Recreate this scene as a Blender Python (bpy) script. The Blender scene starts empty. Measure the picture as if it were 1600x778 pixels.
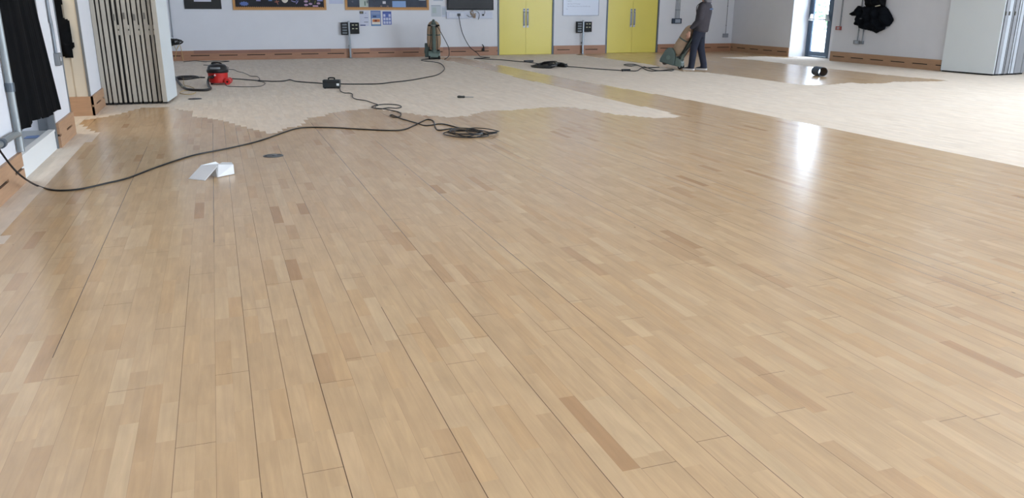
import bpy, bmesh, math, random
from mathutils import Vector, Matrix
rnd = random.Random(7)
PI = math.pi
sc = bpy.context.scene
COL = sc.collection

# ------------------------------------------------------------------ camera
F = 1245.27; YAW, PITCH, ROLL = [math.radians(a) for a in (19.881, 17.047, .2237)]; H = 1.43
f_ = Vector((math.sin(YAW)*math.cos(PITCH), math.cos(YAW)*math.cos(PITCH), -math.sin(PITCH)))
r0 = Vector((math.cos(YAW), -math.sin(YAW), 0)); u0 = r0.cross(f_)
r_ = r0*math.cos(ROLL) + u0*math.sin(ROLL); u_ = -r0*math.sin(ROLL) + u0*math.cos(ROLL)
CAM = Vector((0, 0, H))
cd = bpy.data.cameras.new('camera'); cam = bpy.data.objects.new('camera', cd); COL.objects.link(cam)
cd.sensor_width = 36; cd.lens = F/1600*36; cd.clip_start = .05; cd.clip_end = 400
cam.matrix_world = Matrix(((r_.x, u_.x, -f_.x, 0), (r_.y, u_.y, -f_.y, 0), (r_.z, u_.z, -f_.z, H), (0, 0, 0, 1)))
sc.camera = cam
def ray(x, y): return (f_*F + r_*(x-800) - u_*(y-389)).normalized()
def fl(x, y, z=0.0):                      # point on the level z seen at a photo position
    d = ray(x, y); return CAM + d*((z-H)/d.z)
def onplane(x, y, p, n):
    d = ray(x, y); return CAM + d*((Vector(p)-CAM).dot(n)/d.dot(n))

# ------------------------------------------------------------------ room measures
XL = -1.592; YB = 22.88; XN = 17.9; YF = -7.0; ZC = 5.6
WR0 = Vector((15.87, YB, 0)); WR1 = Vector((15.66, 14.3, 0))
dR = (WR1-WR0).normalized(); nR = Vector((dR.y, -dR.x, 0))
if nR.x > 0: nR = -nR
def wb(x, y): p = onplane(x, y, (0, YB, 0), Vector((0, 1, 0))); return p.x, p.z
def wr(x, y): p = onplane(x, y, WR0, nR); return (p-WR0).dot(dR), p.z
def wl(x, y, X=XL): p = onplane(x, y, (X, 0, 0), Vector((1, 0, 0))); return p.y, p.z

# ------------------------------------------------------------------ materials
def lin(c): return tuple((v/12.92 if v <= .04045 else ((v+.055)/1.055)**2.4) for v in (c[0]/255, c[1]/255, c[2]/255))
MC = {}
def mat(name, rgb, rough=.6, metal=0, spec=.5, noise=0, nscale=20, bump=0, bscale=60, stretch=None):
    if name in MC: return MC[name]
    m = bpy.data.materials.new(name); m.use_nodes = True; nt = m.node_tree; b = nt.nodes['Principled BSDF']
    c = lin(rgb); b.inputs['Base Color'].default_value = (*c, 1)
    b.inputs['Roughness'].default_value = rough; b.inputs['Metallic'].default_value = metal
    b.inputs['Specular IOR Level'].default_value = spec
    tc = nt.nodes.new('ShaderNodeTexCoord'); mp = nt.nodes.new('ShaderNodeMapping'); nt.links.new(tc.outputs['Object'], mp.inputs[0])
    if stretch: mp.inputs['Scale'].default_value = stretch
    if noise:
        n = nt.nodes.new('ShaderNodeTexNoise'); n.inputs['Scale'].default_value = nscale; n.inputs['Detail'].default_value = 4
        nt.links.new(mp.outputs[0], n.inputs['Vector'])
        r = nt.nodes.new('ShaderNodeValToRGB'); e = r.color_ramp.elements
        e[0].position = .3; e[1].position = .7
        e[0].color = (*[v*(1-noise) for v in c], 1); e[1].color = (*[min(1, v*(1+noise)) for v in c], 1)
        nt.links.new(n.outputs['Fac'], r.inputs[0]); nt.links.new(r.outputs[0], b.inputs['Base Color'])
    if bump:
        n2 = nt.nodes.new('ShaderNodeTexNoise'); n2.inputs['Scale'].default_value = bscale
        nt.links.new(mp.outputs[0], n2.inputs['Vector'])
        bp = nt.nodes.new('ShaderNodeBump'); bp.inputs['Strength'].default_value = bump; bp.inputs['Distance'].default_value = .01
        nt.links.new(n2.outputs['Fac'], bp.inputs['Height']); nt.links.new(bp.outputs[0], b.inputs['Normal'])
    MC[name] = m; return m
def emis(name, rgb, s):
    m = bpy.data.materials.new(name); m.use_nodes = True; nt = m.node_tree; nt.nodes.clear()
    e = nt.nodes.new('ShaderNodeEmission'); e.inputs[0].default_value = (*lin(rgb), 1); e.inputs[1].default_value = s
    o = nt.nodes.new('ShaderNodeOutputMaterial'); nt.links.new(e.outputs[0], o.inputs[0]); return m
def glassm():
    m = bpy.data.materials.new('window_glass'); m.use_nodes = True; nt = m.node_tree; nt.nodes.clear()
    t = nt.nodes.new('ShaderNodeBsdfTransparent'); t.inputs[0].default_value = (.96, .98, 1, 1)
    g = nt.nodes.new('ShaderNodeBsdfGlossy'); g.inputs['Roughness'].default_value = .02
    mx = nt.nodes.new('ShaderNodeMixShader'); o = nt.nodes.new('ShaderNodeOutputMaterial')
    mx.inputs[0].default_value = .05; nt.links.new(t.outputs[0], mx.inputs[1]); nt.links.new(g.outputs[0], mx.inputs[2]); nt.links.new(mx.outputs[0], o.inputs[0])
    return m

def floor_mat(name, sanded):
    m = bpy.data.materials.new(name); m.use_nodes = True; nt = m.node_tree; N = nt.nodes; L = nt.links
    b = N['Principled BSDF']; tc = N.new('ShaderNodeTexCoord'); sx = N.new('ShaderNodeSeparateXYZ'); L.new(tc.outputs['Object'], sx.inputs[0])
    def mth(op, a, c=None, d=None):
        n = N.new('ShaderNodeMath'); n.operation = op
        for i, v in enumerate((a, c, d)):
            if v is None: continue
            if isinstance(v, (int, float)): n.inputs[i].default_value = v
            else: L.new(v, n.inputs[i])
        return n.outputs[0]
    X, Y = sx.outputs[0], sx.outputs[1]
    W = .129; w = W/2
    sid = mth('FLOOR', mth('DIVIDE', X, w)); bid = mth('FLOOR', mth('DIVIDE', X, W))
    def wn(*vs):
        cmb = N.new('ShaderNodeCombineXYZ')
        for i, v in enumerate(vs):
            if isinstance(v, (int, float)): cmb.inputs[i].default_value = v
            else: L.new(v, cmb.inputs[i])
        n = N.new('ShaderNodeTexWhiteNoise'); n.noise_dimensions = '3D'; L.new(cmb.outputs[0], n.inputs[0]); return n.outputs['Value']
    off = mth('MULTIPLY', wn(sid, 3.3, 1.1), 7.0)
    sl = .43
    yy = mth('DIVIDE', mth('ADD', Y, off), sl)
    jid0 = mth('FLOOR', yy)
    # shift every joint a little so that the staves differ in length
    sh = mth('MULTIPLY', wn(sid, jid0, 5.0), .45)
    jid = mth('ADD', jid0, mth('GREATER_THAN', mth('FRACT', yy), mth('ADD', sh, .45)))
    tone = wn(sid, jid, 9.0); tone2 = wn(sid, jid, 21.0)
    cr = N.new('ShaderNodeValToRGB'); e = cr.color_ramp.elements
    if sanded:
        pal = [(0, (225, 211, 194)), (.3, (228, 214, 198)), (.7, (230, 217, 201)), (1, (233, 220, 205))]
    else:
        pal = [(0, (184, 144, 102)), (.025, (197, 160, 118)), (.08, (204, 170, 128)), (.85, (209, 176, 134)), (1, (213, 182, 141))]
    e[0].position = pal[0][0]; e[0].color = (*lin(pal[0][1]), 1); e[1].position = 1; e[1].color = (*lin(pal[-1][1]), 1)
    for p, c in pal[1:-1]:
        q = e.new(p); q.color = (*lin(c), 1)
    L.new(tone, cr.inputs[0])
    col = cr.outputs[0]
    def mixc(mode, fac, a, bb):
        n = N.new('ShaderNodeMix'); n.data_type = 'RGBA'; n.blend_type = mode
        if isinstance(fac, (int, float)): n.inputs[0].default_value = fac
        else: L.new(fac, n.inputs[0])
        for i, v in ((6, a), (7, bb)):
            if isinstance(v, tuple): n.inputs[i].default_value = (*v, 1)
            else: L.new(v, n.inputs[i])
        return n.outputs[2]
    tint = mth('MULTIPLY', mth('GREATER_THAN', tone2, .88), .3)
    col = mixc('MULTIPLY', tint, col, (1.0, .90, .76) if not sanded else (1, .97, .94))
    pale = mth('MULTIPLY', mth('LESS_THAN', tone2, .08), .25)
    col = mixc('MIX', pale, col, lin((220, 189, 150)) if not sanded else lin((229, 219, 209)))
    # grain: noise drawn out along the stave, jumping from stave to stave
    cmb = N.new('ShaderNodeCombineXYZ')
    L.new(mth('MULTIPLY', X, 38), cmb.inputs[0]); L.new(mth('ADD', mth('MULTIPLY', Y, 2.6), mth('MULTIPLY', tone2, 40)), cmb.inputs[1]); L.new(mth('MULTIPLY', tone, 30), cmb.inputs[2])
    g = N.new('ShaderNodeTexNoise'); g.inputs['Scale'].default_value = 1; g.inputs['Detail'].default_value = 5; g.inputs['Roughness'].default_value = .6; g.inputs['Distortion'].default_value = .7; L.new(cmb.outputs[0], g.inputs[0])
    gr = N.new('ShaderNodeMapRange'); L.new(g.outputs['Fac'], gr.inputs[0]); gr.inputs[1].default_value = .3; gr.inputs[2].default_value = .72; gr.inputs[3].default_value = (.955 if sanded else .90); gr.inputs[4].default_value = 1.05
    cb = N.new('ShaderNodeCombineColor'); [L.new(gr.outputs[0], cb.inputs[i]) for i in range(3)]
    col = mixc('MULTIPLY', 1.0, col, cb.outputs[0])
    # cloudy figure
    cm2 = N.new('ShaderNodeCombineXYZ'); L.new(mth('MULTIPLY', X, 9), cm2.inputs[0]); L.new(mth('MULTIPLY', Y, 3.5), cm2.inputs[1]); L.new(mth('MULTIPLY', tone, 9), cm2.inputs[2])
    g2 = N.new('ShaderNodeTexNoise'); g2.inputs['Scale'].default_value = 1; g2.inputs['Detail'].default_value = 6; L.new(cm2.outputs[0], g2.inputs[0])
    r2 = N.new('ShaderNodeMapRange'); L.new(g2.outputs['Fac'], r2.inputs[0]); r2.inputs[1].default_value = .35; r2.inputs[2].default_value = .75; r2.inputs[3].default_value = 1.04; r2.inputs[4].default_value = .90
    cb2 = N.new('ShaderNodeCombineColor'); [L.new(r2.outputs[0], cb2.inputs[i]) for i in range(3)]
    col = mixc('MULTIPLY', 1.0, col, cb2.outputs[0])
    # small knots
    cm3 = N.new('ShaderNodeCombineXYZ'); L.new(mth('MULTIPLY', X, 5.5), cm3.inputs[0]); L.new(mth('MULTIPLY', Y, 2.6), cm3.inputs[1])
    vo = N.new('ShaderNodeTexVoronoi'); vo.inputs['Scale'].default_value = 1; L.new(cm3.outputs[0], vo.inputs[0])
    sepc = N.new('ShaderNodeSeparateColor'); L.new(vo.outputs['Color'], sepc.inputs[0])
    rad = mth('MULTIPLY', mth('SUBTRACT', sepc.outputs[0], .62), .13)
    kn = mth('SUBTRACT', 1.0, mth('SMOOTH_MIN', mth('DIVIDE', vo.outputs['Distance'], mth('MAXIMUM', rad, .0001)), 1.0, .25))
    kn = mth('MINIMUM', mth('MAXIMUM', mth('MULTIPLY', kn, 2.2), 0.0), 1.0)
    col = mixc('MIX', mth('MULTIPLY', kn, .35 if sanded else .95), col, lin((104, 72, 50)))
    # seams between the boards, each with its own darkness; faint joint in the middle of a board and at stave ends
    fx = mth('ABSOLUTE', mth('SUBTRACT', mth('FRACT', mth('DIVIDE', X, W)), .5))
    side = mth('ROUND', mth('DIVIDE', X, W))
    seamv = wn(side, mth('FLOOR', mth('DIVIDE', mth('ADD', Y, mth('MULTIPLY', wn(side, 1.7, 0.4), 9)), 5.5)), 2.0)
    strong = mth('POWER', seamv, 1.7)
    hw = mth('ADD', mth('MULTIPLY', strong, .0105), .0035)
    seam = mth('GREATER_THAN', fx, mth('SUBTRACT', .5, hw))
    col = mixc('MIX', mth('MULTIPLY', seam, mth('ADD', mth('MULTIPLY', strong, .8), .16) if not sanded else mth('ADD', mth('MULTIPLY', strong, .12), .03)), col, lin((84, 58, 40)))
    fr2 = mth('FRACT', mth('DIVIDE', X, w)); thin = mth('GREATER_THAN', mth('ABSOLUTE', mth('SUBTRACT', fr2, .5)), .492)
    col = mixc('MIX', mth('MULTIPLY', thin, .05 if sanded else .15), col, lin((120, 84, 56)))
    # board end joints
    boff = mth('MULTIPLY', wn(bid, 8.0, 2.2), 3.0)
    by = mth('FRACT', mth('DIVIDE', mth('ADD', Y, boff), 1.9))
    endj = mth('LESS_THAN', by, .0016)
    col = mixc('MIX', mth('MULTIPLY', endj, .22 if sanded else .65), col, lin((90, 62, 42)))
    L.new(col, b.inputs['Base Color'])
    bp = N.new('ShaderNodeBump'); bp.inputs['Strength'].default_value = .08; bp.inputs['Distance'].default_value = .0015
    cm4 = N.new('ShaderNodeCombineXYZ'); L.new(mth('MULTIPLY', X, 60), cm4.inputs[0]); L.new(mth('MULTIPLY', Y, 20), cm4.inputs[1])
    g4 = N.new('ShaderNodeTexNoise'); g4.inputs['Scale'].default_value = 1; g4.inputs['Detail'].default_value = 3; L.new(cm4.outputs[0], g4.inputs[0]); L.new(g4.outputs['Fac'], bp.inputs['Height'])
    if sanded:
        b.inputs['Roughness'].default_value = .85; b.inputs['Specular IOR Level'].default_value = .2
    else:
        b.inputs['Specular IOR Level'].default_value = .68
        L.new(bp.outputs[0], b.inputs['Normal'])
        rr = N.new('ShaderNodeMapRange'); L.new(g2.outputs['Fac'], rr.inputs[0]); rr.inputs[3].default_value = .21; rr.inputs[4].default_value = .26; L.new(rr.outputs[0], b.inputs['Roughness'])
    return m

def ply_mat(name, rgb):
    return mat(name, rgb, .5, noise=.09, nscale=3, stretch=(1.2, 1.2, 14))

WHITE = mat('wall_paint', (222, 224, 230), .7, noise=.012, nscale=3)
WARMW = mat('cream_wall_paint', (208, 200, 184), .75, noise=.02, nscale=3)  # warm light on the recess wall is put into its colour
CEIL = mat('ceiling_paint', (228, 228, 228), .8)
SKIRT = ply_mat('skirting_plywood', (174, 138, 108))
SKIRT_B = ply_mat('skirting_plywood_back', (165, 121, 94))
BATTEN = ply_mat('skirting_batten', (146, 106, 90))
DARK = mat('slot_dark', (30, 22, 18), .9)
GREYMET = mat('grey_metal', (128, 134, 140), .4, .6)
DGREY = mat('dark_grey_frame', (84, 94, 104), .45, .2)
YELLOW = mat('yellow_laminate', (220, 204, 88), .35, noise=.015, nscale=2)
STEEL = mat('brushed_steel', (150, 153, 156), .5, .8)
BLACK = mat('black_plastic', (15, 16, 18), .5, spec=.25)
BLACKC = mat('black_cable', (16, 16, 18), .45)
CLOTH = mat('black_cloth', (14, 15, 17), .95, spec=.1, noise=.2, nscale=9)
GLASS = glassm(); FROST = mat('frosted_glass', (225, 232, 238), .5)

# ------------------------------------------------------------------ mesh helper
def tagk(o, label=None, cat=None, group=None, kind=None):
    if label: o['label'] = label
    if cat: o['category'] = cat
    if group: o['group'] = group
    if kind: o['kind'] = kind
    return o
def empty(name, loc, rz=0, rot=None):
    o = bpy.data.objects.new(name, None); COL.objects.link(o); o.empty_display_size = .1
    o.location = loc; o.rotation_euler = rot or (0, 0, rz); return o
def rootmat(o):
    return Matrix.Translation(o.location) @ o.rotation_euler.to_matrix().to_4x4() @ Matrix.Diagonal((*o.scale, 1))
def wmat(o):
    m = rootmat(o); p = o.parent
    while p: m = rootmat(p) @ m; p = p.parent
    return m
class MB:
    def __init__(s): s.v = []; s.f = []; s.m = []
    def add(s, vs, fs, m=0, T=None):
        n = len(s.v); s.v += [(T @ Vector(v)) if T else Vector(v) for v in vs]
        s.f += [[n+i for i in f] for f in fs]; s.m += [m]*len(fs); return s
    def box(s, a, b, m=0, T=None):
        x0, y0, z0 = a; x1, y1, z1 = b
        vs = [(x0, y0, z0), (x1, y0, z0), (x1, y1, z0), (x0, y1, z0), (x0, y0, z1), (x1, y0, z1), (x1, y1, z1), (x0, y1, z1)]
        return s.add(vs, [(0, 3, 2, 1), (4, 5, 6, 7), (0, 1, 5, 4), (1, 2, 6, 5), (2, 3, 7, 6), (3, 0, 4, 7)], m, T)
    def rings(s, R, m=0, T=None, caps=True, closed=False):
        k = len(R[0]); vs = [p for r in R for p in r]; fs = []
        n = len(R)
        for i in range(n if closed else n-1):
            j = (i+1) % n
            for a in range(k): b = (a+1) % k; fs.append((i*k+a, i*k+b, j*k+b, j*k+a))
        if caps and not closed: fs.append(tuple(range(k-1, -1, -1))); fs.append(tuple((n-1)*k+a for a in range(k)))
        return s.add(vs, fs, m, T)
    def tube(s, P, r, seg=8, m=0, T=None, closed=False):
        P = [Vector(p) for p in P]; R = []; n = len(P); nrm = None
        rs = r if isinstance(r, (list, tuple)) else [r]*n
        for i in range(n):
            if closed: t = P[(i+1) % n]-P[i-1]
            else: t = P[min(i+1, n-1)]-P[max(i-1, 0)]
            if t.length < 1e-9: t = Vector((0, 0, 1))
            t.normalize()
            if nrm is None: nrm = t.cross(Vector((0, 0, 1))); nrm = nrm if nrm.length > .05 else t.cross(Vector((1, 0, 0)))
            nrm = (nrm - t*nrm.dot(t)); nrm = nrm if nrm.length > 1e-6 else t.orthogonal()
            nrm.normalize(); bn = t.cross(nrm)
            R.append([P[i]+(nrm*math.cos(2*PI*a/seg)+bn*math.sin(2*PI*a/seg))*rs[i] for a in range(seg)])
        return s.rings(R, m, T, True, closed)
    def cyl(s, a, b, r, seg=20, m=0, T=None, r2=None): return s.tube([a, b], [r, r if r2 is None else r2], seg, m, T)
    def lathe(s, prof, seg=28, m=0, T=None):
        return s.rings([[(r*math.cos(2*PI*a/seg), r*math.sin(2*PI*a/seg), z) for a in range(seg)] for r, z in prof], m, T)
    def prism(s, poly, a, b, axis='x', m=0, T=None):
        # poly in the plane across the axis, extruded from a to b
        def P(u, v, w): return (w, u, v) if axis == 'x' else ((u, w, v) if axis == 'y' else (u, v, w))
        n = len(poly); vs = [P(u, v, a) for u, v in poly]+[P(u, v, b) for u, v in poly]
        fs = [tuple(range(n)), tuple(range(2*n-1, n-1, -1))]+[(i, n+i, n+(i+1) % n, (i+1) % n) for i in range(n)]
        return s.add(vs, fs, m, T)
    def ell(s, c, r, m=0, T=None, seg=16, nr=9):
        R = []
        for i in range(nr+1):
            a = -PI/2+PI*i/nr; q = max(math.cos(a), .02)
            R.append([(c[0]+r[0]*q*math.cos(2*PI*k/seg), c[1]+r[1]*q*math.sin(2*PI*k/seg), c[2]+r[2]*math.sin(a)) for k in range(seg)])
        return s.rings(R, m, T)
    def build(s, name, mats, parent=None, local=False, smooth=False, bevel=0, voxel=0, kind=None, smoothit=0):
        mats = mats if isinstance(mats, (list, tuple)) else [mats]
        loc = Vector((0, 0, 0)); vs = s.v
        if parent is not None:
            if not local:
                Mi = wmat(parent).inverted(); vs = [Mi @ v for v in vs]
        elif kind != 'floor':
            xs = [v.x for v in vs]; ys = [v.y for v in vs]; zs = [v.z for v in vs]
            loc = Vector(((min(xs)+max(xs))/2, (min(ys)+max(ys))/2, min(zs))); vs = [v-loc for v in vs]
        me = bpy.data.meshes.new(name); me.from_pydata([tuple(v) for v in vs], [], s.f)
        for mt in mats: me.materials.append(mt)
        for p, mi in zip(me.polygons, s.m): p.material_index = mi
        bm = bmesh.new(); bm.from_mesh(me); bmesh.ops.recalc_face_normals(bm, faces=bm.faces)
        if smooth:
            for q in bm.faces: q.smooth = True
        bm.to_mesh(me); bm.free()
        o = bpy.data.objects.new(name, me); COL.objects.link(o); o.location = loc
        if parent is not None: o.parent = parent
        if voxel:
            r = o.modifiers.new('remesh', 'REMESH'); r.mode = 'VOXEL'; r.voxel_size = voxel; r.use_smooth_shade = True
            if smoothit: q = o.modifiers.new('smooth', 'SMOOTH'); q.iterations = smoothit; q.factor = .5
            dg = bpy.context.evaluated_depsgraph_get(); dg.update()
            nm = bpy.data.meshes.new_from_object(o.evaluated_get(dg)); o.modifiers.clear(); o.data = nm; nm.name = name
            nm.materials.clear() if len(nm.materials) == 0 else None
            if not nm.materials: nm.materials.append(mats[0])
        elif smooth and not bevel:
            try: me.set_sharp_from_angle(angle=math.radians(40))
            except Exception: pass
        if bevel:
            b = o.modifiers.new('bevel', 'BEVEL'); b.width = bevel; b.segments = 2; b.limit_method = 'ANGLE'
        return o
def frame_T(o, dx, dz=Vector((0, 0, 1))):
    dx = Vector(dx).normalized(); dz = Vector(dz); dy = dz.cross(dx).normalized()
    return Matrix(((dx.x, dy.x, dz.x, o[0]), (dx.y, dy.y, dz.y, o[1]), (dx.z, dy.z, dz.z, o[2]), (0, 0, 0, 1)))
# wall frames: local x along the wall, local y INTO THE WALL (away from the room), local z up
TB = Matrix.Translation((0, YB, 0))                                # x = world x
TR = frame_T(WR0, dR)                                              # x = distance from the far right corner
XL = -1.622
TL = frame_T((XL, 0, 0), (0, 1, 0))                                # x = world y
def struct(mb, name, mats, parent=None, **k):
    o = mb.build(name, mats, parent, **k)
    if parent is None: o['kind'] = 'structure'
    return o
def copy_tree(o, parent=None):
    c = o.copy(); COL.objects.link(c); c.parent = parent
    for ch in list(o.children): copy_tree(ch, c)
    return c
def catmull(P, n=8, closed=False):
    P = [Vector(p) for p in P]; out = []; N_ = len(P)
    rng = range(N_ if closed else N_-1)
    for i in rng:
        if closed: a, b, c, d = P[i-1], P[i], P[(i+1) % N_], P[(i+2) % N_]
        else: a, b, c, d = P[max(i-1, 0)], P[i], P[i+1], P[min(i+2, N_-1)]
        for k in range(n):
            t = k/n
            out.append(.5*((2*b)+(c-a)*t+(2*a-5*b+4*c-d)*t*t+(3*b-3*c+d-a)*t**3))
    if not closed: out.append(P[-1])
    return out

# ------------------------------------------------------------------ floor: board strips cut where the sanding stops
def W2(pts): return [(fl(x, y).x, fl(x, y).y) for x, y in pts]
def lerp_jit(P): return P
xs_strip = fl(1277, 196).x
V1 = W2([(719, 89.9)])+[(fl(777, 101).x, fl(777, 101).y)] + [(6.62, 15.5), (xs_strip-.04, 11.0), (xs_strip, 8), (xs_strip+.02, 5.2), (xs_strip+.02, YF)]
V1 += [(-1.58, YF), (-1.58, 5.0), (-1.50, 5.5)] + W2([(0, 383), (28, 338), (68, 299), (85, 276), (127, 232), (154, 208), (136, 200), (124, 192), (133, 187), (178, 180.5), (220, 168.5), (262, 167), (284, 172), (301, 174), (303, 182), (320, 184), (352, 189), (369, 195), (390, 201), (424, 209), (435, 207), (445, 200), (471, 196.5), (481, 184), (503, 182), (517, 176), (560, 171), (580, 170), (600, 172), (632, 176), (660, 180), (700, 183), (730, 181), (760, 173.6), (800, 172), (850, 168), (880, 167), (900, 168.6), (930, 173.6), (967, 179.4), (1003, 182.8), (1030, 184.5), (1050, 184), (1065, 181.6), (1030, 172), (993, 164), (950, 155), (900, 142.3), (859, 132.6), (816, 123), (777, 112.7), (730, 101.5), (700, 94.7), (678, 90)])
V3 = W2([(900, 85.4), (957, 92.5), (1017, 101), (1040, 106), (1067, 111.5), (1104, 113), (1160, 120), (1189, 123.8), (1236, 130.7), (1263, 133), (1296, 132.3), (1330, 128.6), (1342, 130.7), (1384, 130), (1393, 127.8), (1431, 127.6), (1483, 126.4), (1462, 124), (1420, 120.4), (1380, 116.6), (1351, 113.3), (1291, 107), (1236, 100.6), (1178, 93.7), (1125, 90)]) + [(15.2, 20.2), (15.4, 19.4), (15.8, 19.4), (15.8, YB+.19), (10.6, YB+.19)]
def spans(poly, x):
    ys = []
    for i in range(len(poly)):
        (ax, ay), (bx, by) = poly[i], poly[(i+1) % len(poly)]
        if (ax > x) != (bx > x): ys.append(ay+(x-ax)/(bx-ax)*(by-ay))
    ys.sort(); return [(ys[i], ys[i+1]) for i in range(0, len(ys)-1, 2)]
fm = MB(); w = .129/2
x0i = int(math.floor(-3.4/w)); x1i = int(math.ceil(17.2/w))
for i in range(x0i, int(math.ceil(XN/w))+1):
    a, b = i*w, (i+1)*w; cx = (a+b)/2
    cuts = [(s, 1) for s in spans(V1, cx)]+[(s, 1) for s in spans(V3, cx)]
    cuts = sorted([[max(YF, s[0]+rnd.uniform(-.035, .035)), min(YB+.19, s[1]+rnd.uniform(-.035, .035))] for s, _ in cuts])
    y = YF
    for s0, s1 in cuts:
        if s1-s0 < .02: continue
        if s0 > y: fm.add([(a, y, 0), (b, y, 0), (b, s0, 0), (a, s0, 0)], [(0, 1, 2, 3)], 1)
        y0 = max(s0, y); fm.add([(a, y0, 0), (b, y0, 0), (b, s1, 0), (a, s1, 0)], [(0, 1, 2, 3)], 0); y = s1
    if y < YB+.19: fm.add([(a, y, 0), (b, y, 0), (b, YB+.19, 0), (a, YB+.19, 0)], [(0, 1, 2, 3)], 1)
fm.box((-3.4, YF, -.12), (XN+.1, YB+.19, -.002), 1)
fo = fm.build('floor', [floor_mat('varnished_beech_boards', False), floor_mat('sanded_beech_boards', True)], kind='floor'); fo['kind'] = 'structure'

# ------------------------------------------------------------------ walls
d1a, d1b = wb(777.4, 86.4)[0], wb(864.4, 85)[0]
d2a, d2b = wb(945.2, 83)[0], wb(1026.5, 81.5)[0]
DH = 2.1; T_ = .2
m = MB()
for a, b in ((XL-.3, d1a), (d1b, d2a), (d2b, 16.0)): m.box((a, 0, 0), (b, T_, ZC), 0, TB)
for a, b in ((d1a, d1b), (d2a, d2b)): m.box((a, 0, DH), (b, T_, ZC), 0, TB)
for a, b in ((d1a, d1b), (d2a, d2b)): m.box((a, .14, 0), (b, T_, DH), 0, TB)
struct(m, 'wall_back', WHITE)
# right wall with the glazed recess, then the return to the wider near part of the hall
g0 = wr(1232.3, 86.5)[0]; g1 = wr(1297.2, 93.4)[0]; LR = (WR1-WR0).length; GH = 3.4
m = MB()
m.box((-.3, 0, 0), (g0, .75, ZC), 0, TR); m.box((g1, 0, 0), (LR, .75, ZC), 0, TR); m.box((g0, 0, GH), (g1, .75, ZC), 0, TR)
dpl = .62                                                # depth of the glazing in the recess
dframe_b = onplane(1295.8, 89, WR0-nR*dpl, nR); dl = (dframe_b-WR0).dot(dR)
m.box((dl, dpl-.05, 0), (g1, .75, GH), 0, TR)
m.box((WR1.x+.7, 14.3, 0), (XN+.2, 14.5, ZC))
WY = [(-4.6, -1.2), (-.2, 3.2), (4.2, 7.8)]
WX = [(3.0, 6.0), (9.0, 12.0)]; WZ0, WZ1 = .95, 3.7
m.box((XN, YF-.2, 0), (XN+.2, 14.5, WZ0)); m.box((XN, YF-.2, WZ1), (XN+.2, 14.5, ZC))
ys = [YF-.2]+[v for q in WY for v in q]+[14.5]
for i in range(0, len(ys), 2): m.box((XN, ys[i], WZ0), (XN+.2, ys[i+1], WZ1))
struct(m, 'wall_right', WHITE)
# left wall with two openings
OA1 = 9.25; OB0 = 10.25
OA = (7.51, OA1); OB = (OB0, 11.92); OH = 3.0
m = MB()
for a, b in ((YF-.2, OA[0]), (OA[1], OB[0]), (OB[1], YB)): m.box((XL-.16, a, 0), (XL, b, ZC))
for a, b in (OA, OB): m.box((XL-.16, a, OH), (XL, b, ZC))
struct(m, 'wall_left', WHITE)
m = MB(); m.box((XL-.2, YF-.2, 0), (XN+.2, YF, WZ0)); m.box((XL-.2, YF-.2, WZ1), (XN+.2, YF, ZC))
xs_ = [XL-.2]+[v for q in WX for v in q]+[XN+.2]
for i in range(0, len(xs_), 2): m.box((xs_[i], YF-.2, WZ0), (xs_[i+1], YF, WZ1))
struct(m, 'wall_front', WHITE)
m = MB(); m.box((-3.6, YF-.2, ZC), (XN+.2, YB+.2, ZC+.15)); struct(m, 'ceiling', CEIL)
# alcove behind the curtain: raised platform and its side walls
m = MB(); m.box((-3.5, OA[1]+.02, 0), (XL-.16, OA[1]+.12, OH+.1)); m.box((-3.5, 5.3, 0), (XL-.16, 5.4, OH+.1)); m.box((-3.5, 5.3, 0), (-3.4, OA[1]+.12, OH+.1)); m.box((-3.5, 5.3, OH+.1), (XL-.16, OA[1]+.12, OH+.2))
struct(m, 'wall_alcove', WHITE)
m = MB(); m.box((-3.4, OB[1], 0), (XL-.16, OB[1]+.1, OH+.1)); m.box((-3.4, OB[0]-.1, 0), (XL-.16, OB[0], OH+.1)); m.box((-3.5, OB[0]-.1, 0), (-3.4, OB[1]+.1, OH+.1)); m.box((-3.5, OB[0]-.1, OH+.1), (XL-.16, OB[1]+.1, OH+.2))
m.box((XL-.16, OB[1], 0), (XL-.001, OB[1]-.012, OH))
struct(m, 'wall_recess', WARMW)
ST = .2
m = MB(); m.box((-3.39, 5.41, 0), (XL-.03, OA[1]+.01, ST-.012), 0)
stp = struct(m, 'floor_platform', mat('platform_vinyl', (176, 184, 190), .45, noise=.05, nscale=6))
m = MB(); m.box((XL-.03, OA[0]+.005, 0), (XL-.008, OA[1]-.045, ST-.02)); m.box((XL-.06, OA[0]+.005, ST-.02), (XL, OA[1]-.045, ST))
struct(m, 'trim_1', mat('step_white', (226, 228, 228), .5))

# ------------------------------------------------------------------ skirting with ventilation slots
BH = .25
def skirt(name, T, a, b, phase, mt=SKIRT, sp=.70, ln=.46, batt=()):
    m = MB(); t = .028; z0, z1 = .115, .137
    m.box((a, -t, 0), (b, -.001, z0), 0, T); m.box((a, -t, z1), (b, -.001, BH), 0, T); m.box((a, -t*.35, z0), (b, -.001, z1), 1, T)
    x = a; k = math.floor((a-phase)/sp)
    while True:
        s0 = phase+k*sp; e0 = s0+ln; n0 = s0+sp
        lo, hi = max(e0, a), min(n0, b)
        if hi > lo: m.box((lo, -t, z0), (hi, -t*.35, z1), 0, T)
        k += 1
        if s0 > b: break
    lo, hi = a, min(b, phase+math.floor((a-phase)/sp)*sp)
    for p, q in batt: m.box((p, -t-.006, BH-.075), (q, -t, BH+.006), 2, T)
    return struct(m, name, [mt, DARK, BATTEN])
ph = wb(298, 87)[0]
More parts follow.
